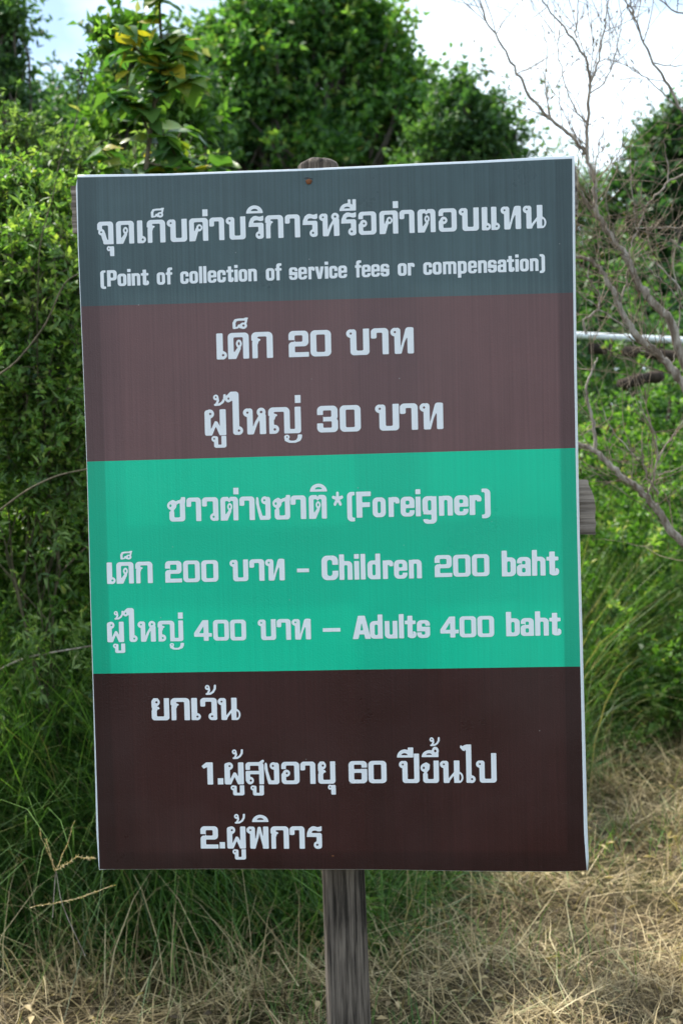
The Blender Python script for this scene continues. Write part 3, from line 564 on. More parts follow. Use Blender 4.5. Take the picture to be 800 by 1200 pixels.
# ------------------------------------------------------------------ vegetation builders (all vectorised)
def blades(base, length, width, lean, segs=3, curl=1.0, az=None, tint=None, kink=0.0):
    """curved tapering grass blades: base (n,3)"""
    n = len(base); az = rng.uniform(0, 2 * np.pi, n) if az is None else az
    h = np.stack([np.cos(az), np.sin(az), np.zeros(n)], -1); fa = az + np.pi / 2 + rng.uniform(-.9, .9, n); side = np.stack([np.cos(fa), np.sin(fa), np.zeros(n)], -1)
    pos = base.copy(); rows = []
    for s in range(segs + 1):
        t = s / segs; w = width * (1 - t ** 1.5) * .5
        if s < segs: rows += [pos - side * w[:, None], pos + side * w[:, None]]
        else: rows += [pos]
        if kink: az = az + rng.normal(0, kink, n); h = np.stack([np.cos(az), np.sin(az), np.zeros(n)], -1)
        ang = lean + curl * t * (.5 + lean); ang = np.clip(ang, 0, 2.4)
        pos = pos + (h * np.sin(ang)[:, None] + np.array([0, 0, 1.]) * np.cos(ang)[:, None]) * (length / segs)[:, None]
    V = np.stack(rows, 1); m = V.shape[1]; o = (np.arange(n) * m)[:, None]
    q = np.concatenate([o + np.array([[2 * s, 2 * s + 1, 2 * s + 3, 2 * s + 2]]) for s in range(segs - 1)]); tr = o + np.array([[2 * segs - 2, 2 * segs - 1, 2 * segs]])
    V = V.reshape(-1, 3); V[:, 2] = np.maximum(V[:, 2], gh(V[:, 0], V[:, 1]) + .004)
    T = np.repeat(rng.random(n) if tint is None else tint, m)
    return V, [q, tr], T
def leaves(c, d, L, Wd, tint=None, up=.6, fold=.25):
    """pointed leaves with a folded midrib: c (n,3) base, d (n,3) direction"""
    n = len(c); d = unit(d); r = rng.normal(size=(n, 3)); r[:, 2] += up * 2.2; s = unit(np.cross(d, r)); nn = np.cross(s, d)
    L = np.broadcast_to(L, n)[:, None]; Wd = np.broadcast_to(Wd, n)[:, None]
    a = c; b = c + d * L * .42 + s * Wd * .5 + nn * Wd * fold; e = c + d * L - nn * L * .12; f = c + d * L * .42 - s * Wd * .5 + nn * Wd * fold
    V = np.stack([a, b, e, f], 1).reshape(-1, 3); o = (np.arange(n) * 4)[:, None]
    F = np.concatenate([o + np.array([[0, 1, 2]]), o + np.array([[0, 2, 3]])])
    T = np.repeat(rng.random(n) if tint is None else tint, 4)
    return V, [F], T
def merge(parts):
    V, T, Q, R3, k = [], [], [], [], 0
    for v, fs, t in parts:
        V.append(v); T.append(t)
        for f in fs: (Q if f.shape[1] == 4 else R3).append(f + k)
        k += len(v)
    F = ([np.concatenate(Q)] if Q else []) + ([np.concatenate(R3)] if R3 else [])
    return np.concatenate(V), F, np.concatenate(T)
def tubes(lines, sides=5):
    """lines: list of (points (m,3), radii (m,))"""
    vs, fs = [], []; k = 0
    for P_, r in lines:
        P_ = np.asarray(P_, float); m = len(P_); t = np.gradient(P_, axis=0); t = unit(t); ref = np.array([.3, .9, .25]) if abs(t[0] @ np.array([.3, .9, .25])) < .95 else np.array([1, 0, 0.])
        a = unit(np.cross(t, ref)); b = np.cross(t, a); an = np.arange(sides) * 2 * np.pi / sides
        ring = P_[:, None] + (a[:, None] * np.cos(an)[None, :, None] + b[:, None] * np.sin(an)[None, :, None]) * np.asarray(r)[:, None, None]
        vs.append(ring.reshape(-1, 3)); i = np.arange(m - 1)[:, None] * sides; q = np.arange(sides)[None]; q2 = (q + 1) % sides
        fs.append(np.stack([k + i + q, k + i + q2, k + i + sides + q2, k + i + sides + q], -1).reshape(-1, 4)); k += m * sides
    return np.concatenate(vs), [np.concatenate(fs)], None
def smooth_line(p, n=4):
    p = np.asarray(p, float); t = np.arange(len(p)); tt = np.linspace(0, len(p) - 1, (len(p) - 1) * n + 1)
    q = np.stack([np.interp(tt, t, p[:, k]) for k in range(3)], -1)
    for _ in range(2): q[1:-1] = .25 * q[:-2] + .5 * q[1:-1] + .25 * q[2:]
    return q
def wob(a, b, n=8, amp=.04):
    a, b = np.asarray(a, float), np.asarray(b, float); L = np.linalg.norm(b - a); t = np.linspace(0, 1, n)[:, None]
    w = np.cumsum(rng.normal(size=(n, 3)), 0) * amp * L / n ** .5; w -= w[0] + (w[-1] - w[0]) * t
    return a + (b - a) * t + w
def sprigs(clumps, rad, twigs, per, L, Wd, up=.5, tw=None, tint_base=0.0, tvar=1.0):
    """leafy twigs radiating from clump centres -> leaf arrays and twig lines"""
    m = len(clumps); rad = np.broadcast_to(rad, m)
    c = np.repeat(clumps, twigs, 0); rr = np.repeat(rad, twigs); d = rng.normal(size=(len(c), 3)); d[:, 2] += up; d = unit(d); ln = rr * rng.uniform(.5, 1.2, len(c))
    t = rng.uniform(.15, 1.05, (len(c), per)); base = c[:, None] + d[:, None] * (t * ln[:, None])[..., None]; sag = np.zeros_like(base); sag[..., 2] = -.12 * (t ** 2) * ln[:, None]
    base = (base + sag).reshape(-1, 3); dd = np.repeat(d, per, 0) * .7 + rng.normal(size=(len(base), 3)) * .75
    ct = np.repeat(np.repeat(rng.normal(0, .2, m), twigs), per)
    tint = np.clip(.45 + ct + rng.normal(0, .2, len(base)) * tvar + tint_base, 0, 1)
    tint = np.where(rng.random(len(base)) < .02, 1.0, np.minimum(tint, .93))
    V = leaves(base, dd, L * rng.uniform(.6, 1.25, len(base)), Wd * rng.uniform(.7, 1.2, len(base)), tint)
    lines = []
    if tw:
        for k in range(0, len(c)): lines.append((np.stack([c[k], c[k] + d[k] * ln[k] * .5, c[k] + d[k] * ln[k] - np.array([0, 0, .12 * ln[k]])]), np.array([tw, tw * .7, tw * .3])))
    return V, lines
def blob(cen, rad, n, shell=.55):
    """n points in an ellipsoid, denser towards its skin"""
    d = unit(rng.normal(size=(n, 3))); r = rng.uniform(shell ** 3, 1, n) ** (1 / 3); return np.asarray(cen) + d * r[:, None] * np.asarray(rad)
def ragged(c, r, n):
    k = 10; sub = blob(c, r * .95, k, .5); out = []
    for s in sub: out.append(blob(s, r * rng.uniform(.16, .40), max(2, int(n * rng.uniform(.05, .13))), .1))
    out.append(blob(c, r * .62, n // 6 + 1, .2)); m = n // 6 + 1; out.append(np.asarray(c) + unit(rng.normal(size=(m, 3))) * r * rng.uniform(.95, 1.32, (m, 1)))
    return np.concatenate(out)
def tree(name, label, cat, base, lobes, leaf, m, group=None, twigs=5, per=7, crad=.35, dens=1.0, trunk_r=.12, tb=0, trunk_m='trunk', crown='crown'):
    """lobes: list of (centre, radii, clump count). Tapered trunk, limbs to every lobe, branches to clumps, leafy twigs"""
    root = empty(name, base, label, cat, 'leafy trees behind the sign'); base = np.asarray(base, float)
    cl, lines, limb = [], [], []
    tops = np.mean([l[0] for l in lobes], 0); fork = base + (tops - base) * .38; fork[:2] = base[:2] + (tops[:2] - base[:2]) * .25
    tr = wob(base - [0, 0, .1], fork, 9, .05); lines.append((tr, np.linspace(trunk_r * 1.25, trunk_r * .75, 9)))
    for c, r, n in lobes:
        c = np.asarray(c, float); p = wob(tr[rng.integers(6, 9)], c, 9, .10); limb.append((p, np.linspace(trunk_r * .6, trunk_r * .16, 9)))
        pts = ragged(c, np.asarray(r), max(3, int(n * dens))); cl.append(pts)
        for q in pts[:: max(1, len(pts) // 22)]:
            limb.append((wob(p[rng.integers(4, 9)], q, 6, .10), np.linspace(trunk_r * .2, trunk_r * .04, 6)))
    cl = np.concatenate(cl); Vv, tl = sprigs(cl, crad * rng.uniform(.45, 1.5, len(cl)), twigs, per, leaf[0], leaf[1], tint_base=tb)
    def local(V): return V - base
    v, f, _ = tubes(lines, 10); link('trunk', npmesh('trunk', local(v), f), M[trunk_m], root, True)
    v, f, _ = tubes(limb, 6); tag(link('limbs', npmesh('limbs', local(v), f), M[trunk_m], root, True), kind='stuff')
    V, F, T = Vv; tag(link(crown, npmesh(crown, local(V), F, T), M[m], root), kind='stuff')
    return root
A = lambda *a: np.array(at(*a))
PX = lambda r, D: r / FPX * D

# ---- far trees
def lobe(px, py, rx, ry, D, n, dz=None): return (A(px, py, D), (PX(rx, D), dz or PX(max(rx, ry), D) * .8, PX(ry, D)), n)
D1 = 15.0
tree('broadleaf_tree', 'big round leafy green tree standing behind the top of the sign', 'tree', (A(370, 300, D1)[0], D1, 0),
     [lobe(290, 75, 62, 45, D1, 120), lobe(350, 30, 65, 40, D1, 140), lobe(405, 60, 58, 48, D1, 120), lobe(462, 115, 40, 38, D1, 80), lobe(330, 110, 90, 50, D1, 170), lobe(430, 140, 85, 45, D1, 140), lobe(370, 185, 120, 40, D1, 170), lobe(260, 180, 60, 40, D1, 70), lobe(265, 120, 45, 45, D1, 70), lobe(395, 5, 36, 22, D1, 35), lobe(448, 52, 24, 16, D1, 20), lobe(500, 135, 38, 34, D1, 60)],
     (.085, .045), 'tree', twigs=6, per=9, dens=.8, crad=.30, trunk_r=.16)
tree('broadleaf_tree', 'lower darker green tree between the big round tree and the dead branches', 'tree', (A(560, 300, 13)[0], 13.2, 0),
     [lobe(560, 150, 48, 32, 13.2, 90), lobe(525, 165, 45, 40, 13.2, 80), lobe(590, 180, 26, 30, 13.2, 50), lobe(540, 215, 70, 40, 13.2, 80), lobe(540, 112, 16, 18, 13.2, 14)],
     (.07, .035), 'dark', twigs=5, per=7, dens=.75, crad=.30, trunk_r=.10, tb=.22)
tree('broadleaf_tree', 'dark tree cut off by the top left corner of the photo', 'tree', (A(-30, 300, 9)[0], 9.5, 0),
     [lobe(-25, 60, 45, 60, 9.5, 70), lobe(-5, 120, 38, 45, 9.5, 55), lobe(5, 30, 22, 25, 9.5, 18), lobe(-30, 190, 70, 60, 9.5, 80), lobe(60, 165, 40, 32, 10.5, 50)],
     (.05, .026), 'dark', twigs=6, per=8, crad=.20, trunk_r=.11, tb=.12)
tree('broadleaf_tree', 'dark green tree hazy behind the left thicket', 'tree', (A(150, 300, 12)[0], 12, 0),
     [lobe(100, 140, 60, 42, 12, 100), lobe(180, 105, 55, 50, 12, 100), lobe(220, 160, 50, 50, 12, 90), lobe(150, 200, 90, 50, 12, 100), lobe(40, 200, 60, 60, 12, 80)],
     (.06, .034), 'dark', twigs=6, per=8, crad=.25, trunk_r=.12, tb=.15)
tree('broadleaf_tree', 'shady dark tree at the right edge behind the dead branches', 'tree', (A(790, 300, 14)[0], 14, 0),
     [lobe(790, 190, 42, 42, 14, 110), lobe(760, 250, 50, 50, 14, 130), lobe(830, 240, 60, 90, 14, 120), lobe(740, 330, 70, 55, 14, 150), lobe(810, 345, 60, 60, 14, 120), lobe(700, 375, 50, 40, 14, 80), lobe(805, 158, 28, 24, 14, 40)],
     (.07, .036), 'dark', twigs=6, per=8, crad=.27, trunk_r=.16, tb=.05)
tree('broadleaf_tree', 'pale feathery tree seen through the bare twigs beside the sign', 'tree', (A(690, 330, 18)[0], 18, 0),
     [lobe(690, 230, 40, 28, 18, 50), lobe(660, 260, 40, 40, 18, 60), lobe(715, 275, 45, 40, 18, 70), lobe(690, 340, 60, 50, 18, 90), lobe(640, 215, 32, 28, 18, 30)],
     (.06, .026), 'pale_shrub', twigs=5, per=7, crad=.33, trunk_r=.10, tb=-.05)

# ---- understory that closes the view under the trees
def thicket(name, label, cat, xs, ys, hs, n, leaf, m, tb=0, crad=.22, twigs=5, per=7, kind='stuff'):
    x = rng.uniform(xs[0], xs[1], n); y = rng.uniform(ys[0], ys[1], n); top = rng.uniform(hs[0], hs[1], n) * (1 + .18 * np.sin(x * 3.1 + y)); z = top * rng.uniform(0, 1, n) ** .7
    (V, F, T), _ = sprigs(np.stack([x, y, z], -1), crad, twigs, per, leaf[0], leaf[1], tint_base=tb)
    return tag(link(name, npmesh(name, V, F, T), M[m]), label, cat, kind=kind)
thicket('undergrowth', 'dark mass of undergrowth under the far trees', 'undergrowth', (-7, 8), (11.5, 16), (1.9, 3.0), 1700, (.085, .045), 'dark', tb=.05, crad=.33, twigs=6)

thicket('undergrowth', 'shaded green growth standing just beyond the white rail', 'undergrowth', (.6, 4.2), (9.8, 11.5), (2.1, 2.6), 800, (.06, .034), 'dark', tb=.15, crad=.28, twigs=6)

# ---- left shrubs
def shrub(name, label, base, lobes, leaf, m, crad=.11, twigs=5, per=8, tw=.0016, tb=0, stems=7, group=None, cat='shrub'):
    root = empty(name, base, label, cat, 'shrubs left of the sign'); base = np.asarray(base, float); cl = []; st = []
    for c, r, n in lobes:
        pts = blob(c, r, n, .25); cl.append(pts)
        for k in range(1):
            q = pts[rng.integers(len(pts))]; p = wob(base + np.array([rng.normal(0, .08), rng.normal(0, .08), -.05]), q, 10, .13); st.append((p, np.linspace(.006, .002, 10)))
            for _ in range(5):
                e = pts[rng.integers(len(pts))]; st.append((wob(p[rng.integers(4, 10)], e, 6, .12), np.linspace(.0028, .001, 6)))
    cl = np.concatenate(cl); (V, F, T), tl = sprigs(cl, crad * rng.uniform(.6, 1.3, len(cl)), twigs, per, leaf[0], leaf[1], tw=tw, tint_base=tb)
    v, f, _ = tubes(st, 5); link('stems', npmesh('stems', v - base, f), M['stem'], root, True)
    v, f, _ = tubes(tl, 3); tag(link('twigs', npmesh('twigs', v - base, f), M['stem'], root, True), kind='stuff')
    tag(link('foliage', npmesh('foliage', V - base, F, T), M[m], root), kind='stuff')
    return root
shrub('leafy_shrub', 'bushy bright green shrub beside the upper left edge of the sign', (-1.0, 4.6, 0),
      [lobe(35, 330, 75, 70, 4.6, 170), lobe(60, 440, 80, 80, 4.6, 200), lobe(25, 250, 60, 55, 4.8, 110), lobe(70, 540, 70, 60, 4.6, 130), lobe(90, 300, 50, 80, 4.9, 120), lobe(-20, 450, 60, 130, 4.6, 110), lobe(60, 620, 80, 60, 4.9, 170), lobe(0, 650, 60, 80, 4.9, 140), lobe(80, 720, 70, 60, 5.0, 110)], (.026, .014), 'shrub', tb=.12)
shrub('leafy_shrub', 'grey green shrub with pale sprigs leaning over the top left of the sign', (-1.35, 5.3, 0),
      [lobe(50, 235, 70, 35, 5.3, 90), lobe(95, 205, 45, 28, 5.4, 45), lobe(15, 180, 35, 30, 5.3, 35), lobe(190, 200, 45, 14, 5.6, 22), lobe(-10, 250, 50, 50, 5.3, 60)], (.030, .015), 'pale_shrub', crad=.13)
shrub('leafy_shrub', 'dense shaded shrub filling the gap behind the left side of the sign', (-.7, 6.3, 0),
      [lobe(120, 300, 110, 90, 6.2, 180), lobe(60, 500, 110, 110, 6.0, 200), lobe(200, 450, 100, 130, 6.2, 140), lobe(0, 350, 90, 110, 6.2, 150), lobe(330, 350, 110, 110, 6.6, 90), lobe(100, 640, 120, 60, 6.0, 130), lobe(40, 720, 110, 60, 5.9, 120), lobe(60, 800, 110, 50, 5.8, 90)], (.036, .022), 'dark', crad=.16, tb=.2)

tree('slender_tree', 'loose yellow green leafy crown right behind the big leaved sapling', 'tree', (-1.2, 7.0, 0),
     [lobe(150, 110, 34, 50, 7.0, 46), lobe(195, 150, 40, 38, 7.0, 46), lobe(135, 165, 40, 30, 7.0, 34), lobe(145, 50, 22, 22, 7.0, 12), lobe(205, 90, 20, 26, 7.0, 14)],
     (.062, .034), 'weed', twigs=4, per=6, crad=.13, trunk_r=.03, tb=-.02)

# ---- the broad-leaved climber: every leaf is its own piece
def broadleaf():
    base = np.array([-.78, 5.1, 0.]); root = empty('broad_leaved_sapling', base, 'tall sapling with big drooping leaves, some yellow, rising over the top left of the sign', 'sapling')
    spine = smooth_line([base, A(150, 420, 5.1), A(165, 250, 5.1), A(178, 140, 5.1), A(190, 60, 5.1), A(187, 5, 5.1), A(191, -12, 5.1)], 5)
    lines = [(spine, np.linspace(.014, .002, len(spine)))]; tips = []
    for (sx, sy, ex, ey) in ((165, 250, 120, 175), (170, 210, 215, 150), (176, 160, 140, 60), (180, 150, 235, 205), (183, 120, 215, 60), (186, 90, 145, 30), (188, 60, 210, 40), (187, 80, 225, 95), (168, 240, 130, 210), (172, 190, 255, 195), (180, 130, 130, 110)):
        p = wob(A(sx, sy, 5.1), A(ex, ey, 5.1 + rng.uniform(-.25, .25)), 7, .08); lines.append((p, np.linspace(.005, .0018, 7))); tips.append(p)
    v, f, _ = tubes(lines, 6); link('stem', npmesh('stem', v - base, f), M['stem'], root, True)
    meshes = []
    for k in range(9):
        n = 10; vs, fs = [], []; bend = random.uniform(.1, .5); fold = random.uniform(.12, .35); wf = random.uniform(.3, .42)
        for i in range(n):
            t = i / (n - 1); w = wf * (math.sin(math.pi * t ** .7) ** .85 if 0 < t < 1 else 0) * (1 - .45 * t) * 1.15; z = -bend * t * t * .6; wav = .03 * math.sin(t * 9 + k)
            vs += [(t, -w, z + fold * w + wav), (t, 0, z), (t, w, z + fold * w - wav)]
        for i in range(n - 1):
            a = 3 * i; fs += [(a, a + 3, a + 4, a + 1), (a + 1, a + 4, a + 5, a + 2)]
        me = pymesh('leaf', vs, fs); me.materials.append(M['broad']); me.polygons.foreach_set('use_smooth', [True] * len(me.polygons))
        tt = (.45, .65, .3, .78, .55, .7, .87, .5, 1.0)[k]
        at_ = me.attributes.new('tint', 'FLOAT', 'POINT'); at_.data.foreach_set('value', [max(0, min(1, tt + random.uniform(-.06, .06))) for _ in vs]); meshes.append(me)
    spots = [(p[i], p[min(i + 1, 6)] - p[i - 1]) for p in tips for i in range(1, 7) for _ in range(4)]
    spots += [(spine[i], np.array([0, 0, 1.])) for i in range(8, len(spine)) for _ in range(2)]
    for c, d in spots:
        me = meshes[8] if random.random() < .11 else meshes[random.randrange(8)]
        o = bpy.data.objects.new('leaf', me); C.objects.link(o); o.parent = root
        s = random.uniform(.065, .115); a = random.uniform(0, 6.28); x = Vector((math.cos(a), math.sin(a) * .8, random.uniform(-.9, .35))).normalized()
        z = Vector((random.uniform(-.3, .3), random.uniform(-.7, .1), 1)).normalized(); y = z.cross(x).normalized(); z = x.cross(y)
        o.matrix_local = Matrix(((x.x * s, y.x * s, z.x * s, c[0] - base[0]), (x.y * s, y.y * s, z.y * s, c[1] - base[1]), (x.z * s, y.z * s, z.z * s, c[2] - base[2]), (0, 0, 0, 1)))
broadleaf()

# thin stalk with dark berries in front of the sky on the left
def berry_stalk():
    b = np.array([-1.05, 5.2, 0.]); p = smooth_line([b, A(40, 300, 4.3), A(62, 235, 4.3), A(70, 185, 4.3), A(88, 150, 4.3), A(104, 78, 4.3) * .5 + A(100, 90, 4.3) * .5, A(118, 42, 4.3)], 4)
    root = empty('berry_stalk', b, 'thin bare stalk with a small bunch of dark berries against the sky at upper left', 'plant')
    v, f, _ = tubes([(p, np.linspace(.0018, .0008, len(p))), (wob(A(88, 150, 4.3), A(96, 84, 4.3), 5), np.full(5, .0008))], 5); link('stem', npmesh('stem', v - b, f), M['stem'], root, True)
    for k in range(7):
        bm = bmesh.new(); bmesh.ops.create_icosphere(bm, subdivisions=1, radius=.0042); me = bpy.data.meshes.new('berry'); bm.to_mesh(me); bm.free()
        o = link('berry', me, M['berry'], root, True); o.location = Vector(A(94 + random.uniform(-3, 4), 88 + random.uniform(-8, 7), 4.3) - b)
    (V, F, T), _ = sprigs(np.stack([A(116, 42, 4.3), A(106, 68, 4.3)]), .05, 5, 5, .022, .010); tag(link('foliage', npmesh('foliage', V - b, F, T), M['shrub'], root), kind='stuff')
berry_stalk()

# ---- right hand weeds and bank
def weeds(name, label, xs, ys, hf, n, leaf, m, tb=0, crad=.09, twigs=5, per=7):
    x = rng.uniform(xs[0], xs[1], n); y = rng.uniform(ys[0], ys[1], n); top = hf(x, y); z = top * (rng.uniform(0, 1, n) ** .6)
    (V, F, T), tl = sprigs(np.stack([x, y, z], -1), crad, twigs, per, leaf[0], leaf[1], up=.9, tint_base=tb)
    return tag(link(name, npmesh(name, V, F, T), M[m]), label, 'weeds', kind='stuff')
weeds('weeds', 'tangle of bright green leafy weeds along the bank right of the sign', (.55, 2.6), (6.3, 9.0), lambda x, y: np.clip((y - 5.6) * .85, .15, 1.75) * rng.uniform(.55, 1.08, len(x)), 1800, (.038, .021), 'weed', crad=.10)
weeds('weeds', 'green weeds growing behind the sign and between the shrubs', (-2.4, .6), (6.4, 9.2), lambda x, y: np.clip((y - 5.4) * .7, .2, 1.8) * rng.uniform(.7, 1.05, len(x)), 1300, (.036, .02), 'shrub', crad=.11)

weeds('vine_growth', 'pale narrow leaved vines hanging through the left shrub', (-1.35, -.72), (4.3, 4.7), lambda x, y: rng.uniform(.9, 2.35, len(x)), 150, (.040, .010), 'pale_shrub', crad=.13, tb=.1)
# ---- grass
def scatter(n, xs, ys): return np.stack([rng.uniform(*xs, n), rng.uniform(*ys, n), np.zeros(n)], -1)
def ong(b): b[:, 2] = gh(b[:, 0], b[:, 1]) - .005; return b
def grass(name, label, n, xs, ys, L, w, lean, m, mask=None, segs=3, curl=1.0, tl=(0, 1), zoff=None):
    b = scatter(n, xs, ys)
    if mask is not None: b = b[mask(b[:, 0], b[:, 1])]
    b = ong(b); k = len(b); tint = rng.uniform(*tl, k)
    if zoff: b[:, 2] += rng.uniform(0, zoff, k)
    V, F, T = blades(b, rng.uniform(*L, k), rng.uniform(*w, k), np.abs(rng.normal(*lean, k)), segs, curl, tint=tint)
    return tag(link(name, npmesh(name, V, F, T), M[m]), label, 'grass', kind='stuff')
def clumpy(x, y, s, th): return (np.sin(x * s + 1.3 * np.sin(y * s * .7)) * np.sin(y * s * 1.1 + np.sin(x * s * .9)) + rng.normal(0, .35, len(x))) > th
edge = lambda x: 4.3 + .2 * np.clip(x + .9, 0, .9) + 2.1 * np.clip(x, 0, 1.3)   # where the tall green growth begins
hum = lambda x, y: np.clip(np.sin(x * 7 + 2 * np.sin(y * 4.1)) * np.sin(y * 6.3 + 1.5 * np.sin(x * 5)) + .45, 0, 1.4)
def straw(name, label, n, xs, ys, L, w, lean, tl, segs=3, curl=.35, heap=.07):
    b = scatter(n, xs, ys); hh = hum(b[:, 0], b[:, 1]); keep = rng.random(n) < .35 + .65 * np.clip(hh, 0, 1); b = b[keep]; hh = hh[keep]; b = ong(b); k = len(b)
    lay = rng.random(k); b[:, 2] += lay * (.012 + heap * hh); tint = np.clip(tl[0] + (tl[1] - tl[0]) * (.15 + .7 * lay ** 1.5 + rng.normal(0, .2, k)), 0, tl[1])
    V, F, T = blades(b, rng.uniform(*L, k), rng.uniform(*w, k), rng.normal(*lean, k), segs, curl, tint=tint, kink=.14)
    return tag(link(name, npmesh(name, V, F, T), M['straw']), label, 'grass', kind='stuff')
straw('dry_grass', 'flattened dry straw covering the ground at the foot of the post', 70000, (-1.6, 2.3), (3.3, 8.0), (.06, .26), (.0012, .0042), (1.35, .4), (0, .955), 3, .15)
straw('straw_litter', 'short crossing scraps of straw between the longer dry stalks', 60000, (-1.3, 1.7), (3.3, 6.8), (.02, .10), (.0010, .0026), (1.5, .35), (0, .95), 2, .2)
b = ong(scatter(2600, (-1.5, 2.2), (3.4, 7.5))); b[:, 2] += .04 + rng.uniform(0, .05, len(b))
d = rng.normal(size=(len(b), 3)) * np.array([1, 1, .3]); V, F, T = leaves(b, d, rng.uniform(.015, .05, len(b)), rng.uniform(.006, .018, len(b)), rng.uniform(0, .75, len(b)), up=1.5)
tag(link('leaf_litter', npmesh('leaf_litter', V, F, T), M['straw']), 'brown dead leaves scattered over the straw', 'leaf litter', kind='stuff')
grass('grass_tufts', 'small fresh green tufts poking through the dry straw', 16000, (-2.0, 2.4), (3.4, 7.3), (.05, .18), (.002, .0045), (.5, .35), 'grass', mask=lambda x, y: clumpy(x, y, 4.2, .55), tl=(.2, .85), zoff=.05)
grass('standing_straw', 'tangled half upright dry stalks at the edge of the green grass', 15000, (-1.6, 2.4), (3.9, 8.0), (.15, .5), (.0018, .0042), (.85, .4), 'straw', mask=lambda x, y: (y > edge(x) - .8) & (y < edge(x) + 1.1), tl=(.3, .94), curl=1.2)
grass('long_grass', 'deep shaded long green grass below the shrubs on the left', 42000, (-1.7, .35), (4.2, 6.0), (.12, .55), (.003, .009), (.6, .42), 'grass', mask=lambda x, y: y > edge(x) - .25 + rng.normal(0, .12, len(x)), segs=4, curl=1.3, tl=(0, .9))
grass('long_grass', 'tall blades of grass standing in front of the left shrub', 13000, (-1.6, -.35), (4.45, 5.4), (.5, 1.35), (.003, .0085), (.35, .28), 'grass', segs=5, curl=1.5, tl=(.0, .96))
weeds('weeds', 'low leafy weeds mixed into the long grass on the left', (-1.6, -.3), (4.55, 5.3), lambda x, y: rng.uniform(.1, 1.35, len(x)), 1500, (.032, .014), 'shrub', crad=.10, tb=-.05)
weeds('weeds', 'low broad weeds matted into the grass at lower left', (-1.5, .1), (4.2, 5.2), lambda x, y: rng.uniform(.02, .22, len(x)), 420, (.035, .012), 'shrub', crad=.08, tb=-.1)
grass('long_grass', 'long grass behind the sign where the shade begins', 14000, (.0, 1.0), (5.4, 7.2), (.2, .6), (.003, .007), (.45, .32), 'grass', mask=lambda x, y: y > edge(x) + rng.normal(0, .12, len(x)), segs=4, curl=1.3, tl=(0, .92))
grass('tall_grass', 'tall thin wild grass rising through the weeds right of the sign', 14000, (.75, 2.3), (5.9, 8.0), (.5, 1.35), (.0025, .006), (.3, .25), 'grass', mask=lambda x, y: y > edge(x) - .1, segs=5, curl=1.3, tl=(.25, .99))
grass('long_grass', 'arching long green and yellow grass at the foot of the weeds on the right', 22000, (.7, 2.4), (5.6, 7.8), (.25, .75), (.003, .007), (.5, .35), 'grass', mask=lambda x, y: y > edge(x) + rng.normal(0, .2, len(x)) - .2, segs=4, curl=1.4, tl=(.2, 1))

# dry stems and seed heads that can be told apart
def stalk(name, label, cat, pts, r0, r1, m='bark', parts=()):
    p = smooth_line([A(*q) for q in pts], 4); b = p[0].copy(); root = empty(name, b, label, cat)
    v, f, _ = tubes([(p, np.linspace(r0, r1, len(p)))], 6); link('stem', npmesh('stem', v - b, f), M[m], root, True)
    return root, b
stalk('dry_stem', 'pale bent dry stem lying across the grass left of the sign', 'stem', [(-30, 815, 4.55), (0, 783, 4.5), (32, 770, 4.45), (70, 763, 4.4), (108, 757, 4.4), (150, 748, 4.5)], .0034, .0022)
stalk('dry_stem', 'thin brown branch rising across the left shrub near mid height', 'stem', [(-20, 612, 4.05), (0, 598, 4.0), (33, 573, 4.0), (67, 557, 4.0), (100, 550, 4.05), (130, 548, 4.2)], .0028, .0018, 'stem')
stalk('dry_stem', 'dark thin twig slanting over the shrub at far left', 'stem', [(-10, 445, 4.1), (20, 425, 4.1), (55, 380, 4.1), (75, 330, 4.1), (98, 318, 4.1)], .0028, .0015, 'stem')
def seedhead(pts, label, spikes):
    root, b = stalk('seed_grass', label, 'grass stalk', pts, .0014, .0008, 'bark')
    parts = []
    for (x0, y0, x1, y1, D) in spikes:
        p = wob(A(x0, y0, D), A(x1, y1, D), 9, .04); n = 40; t = rng.uniform(0, 1, n); c = np.stack([np.interp(t, np.linspace(0, 1, 9), p[:, k]) for k in range(3)], -1)
        parts.append(leaves(c, np.repeat((p[-1] - p[0])[None], n, 0) + rng.normal(size=(n, 3)) * .03, 0.0075, .0022, rng.uniform(.55, .85, n)))
        v, f, _ = tubes([(p, np.full(9, .0006))], 3); parts.append((v, f, np.full(len(v), .7)))
    V, F, T = merge(parts); tag(link('seed_head', npmesh('seed_head', V - b, F, T), M['straw'], root), kind='stuff')
seedhead([(62, 1075, 3.5), (64, 1040, 3.5), (66, 1020, 3.5)], 'forked pale seed head of a grass standing at lower left', [(66, 1020, 46, 970, 3.5), (66, 1020, 88, 962, 3.5), (65, 1022, 54, 985, 3.5)])
seedhead([(100, 1120, 3.3), (72, 1060, 3.3), (66, 1020, 3.3)], 'drooping seed spike arching to the lower left corner of the sign', [(66, 1020, 90, 1004, 3.3), (90, 1004, 112, 1006, 3.3), (35, 1064, 90, 1053, 3.3), (90, 1053, 133, 1038, 3.3)])

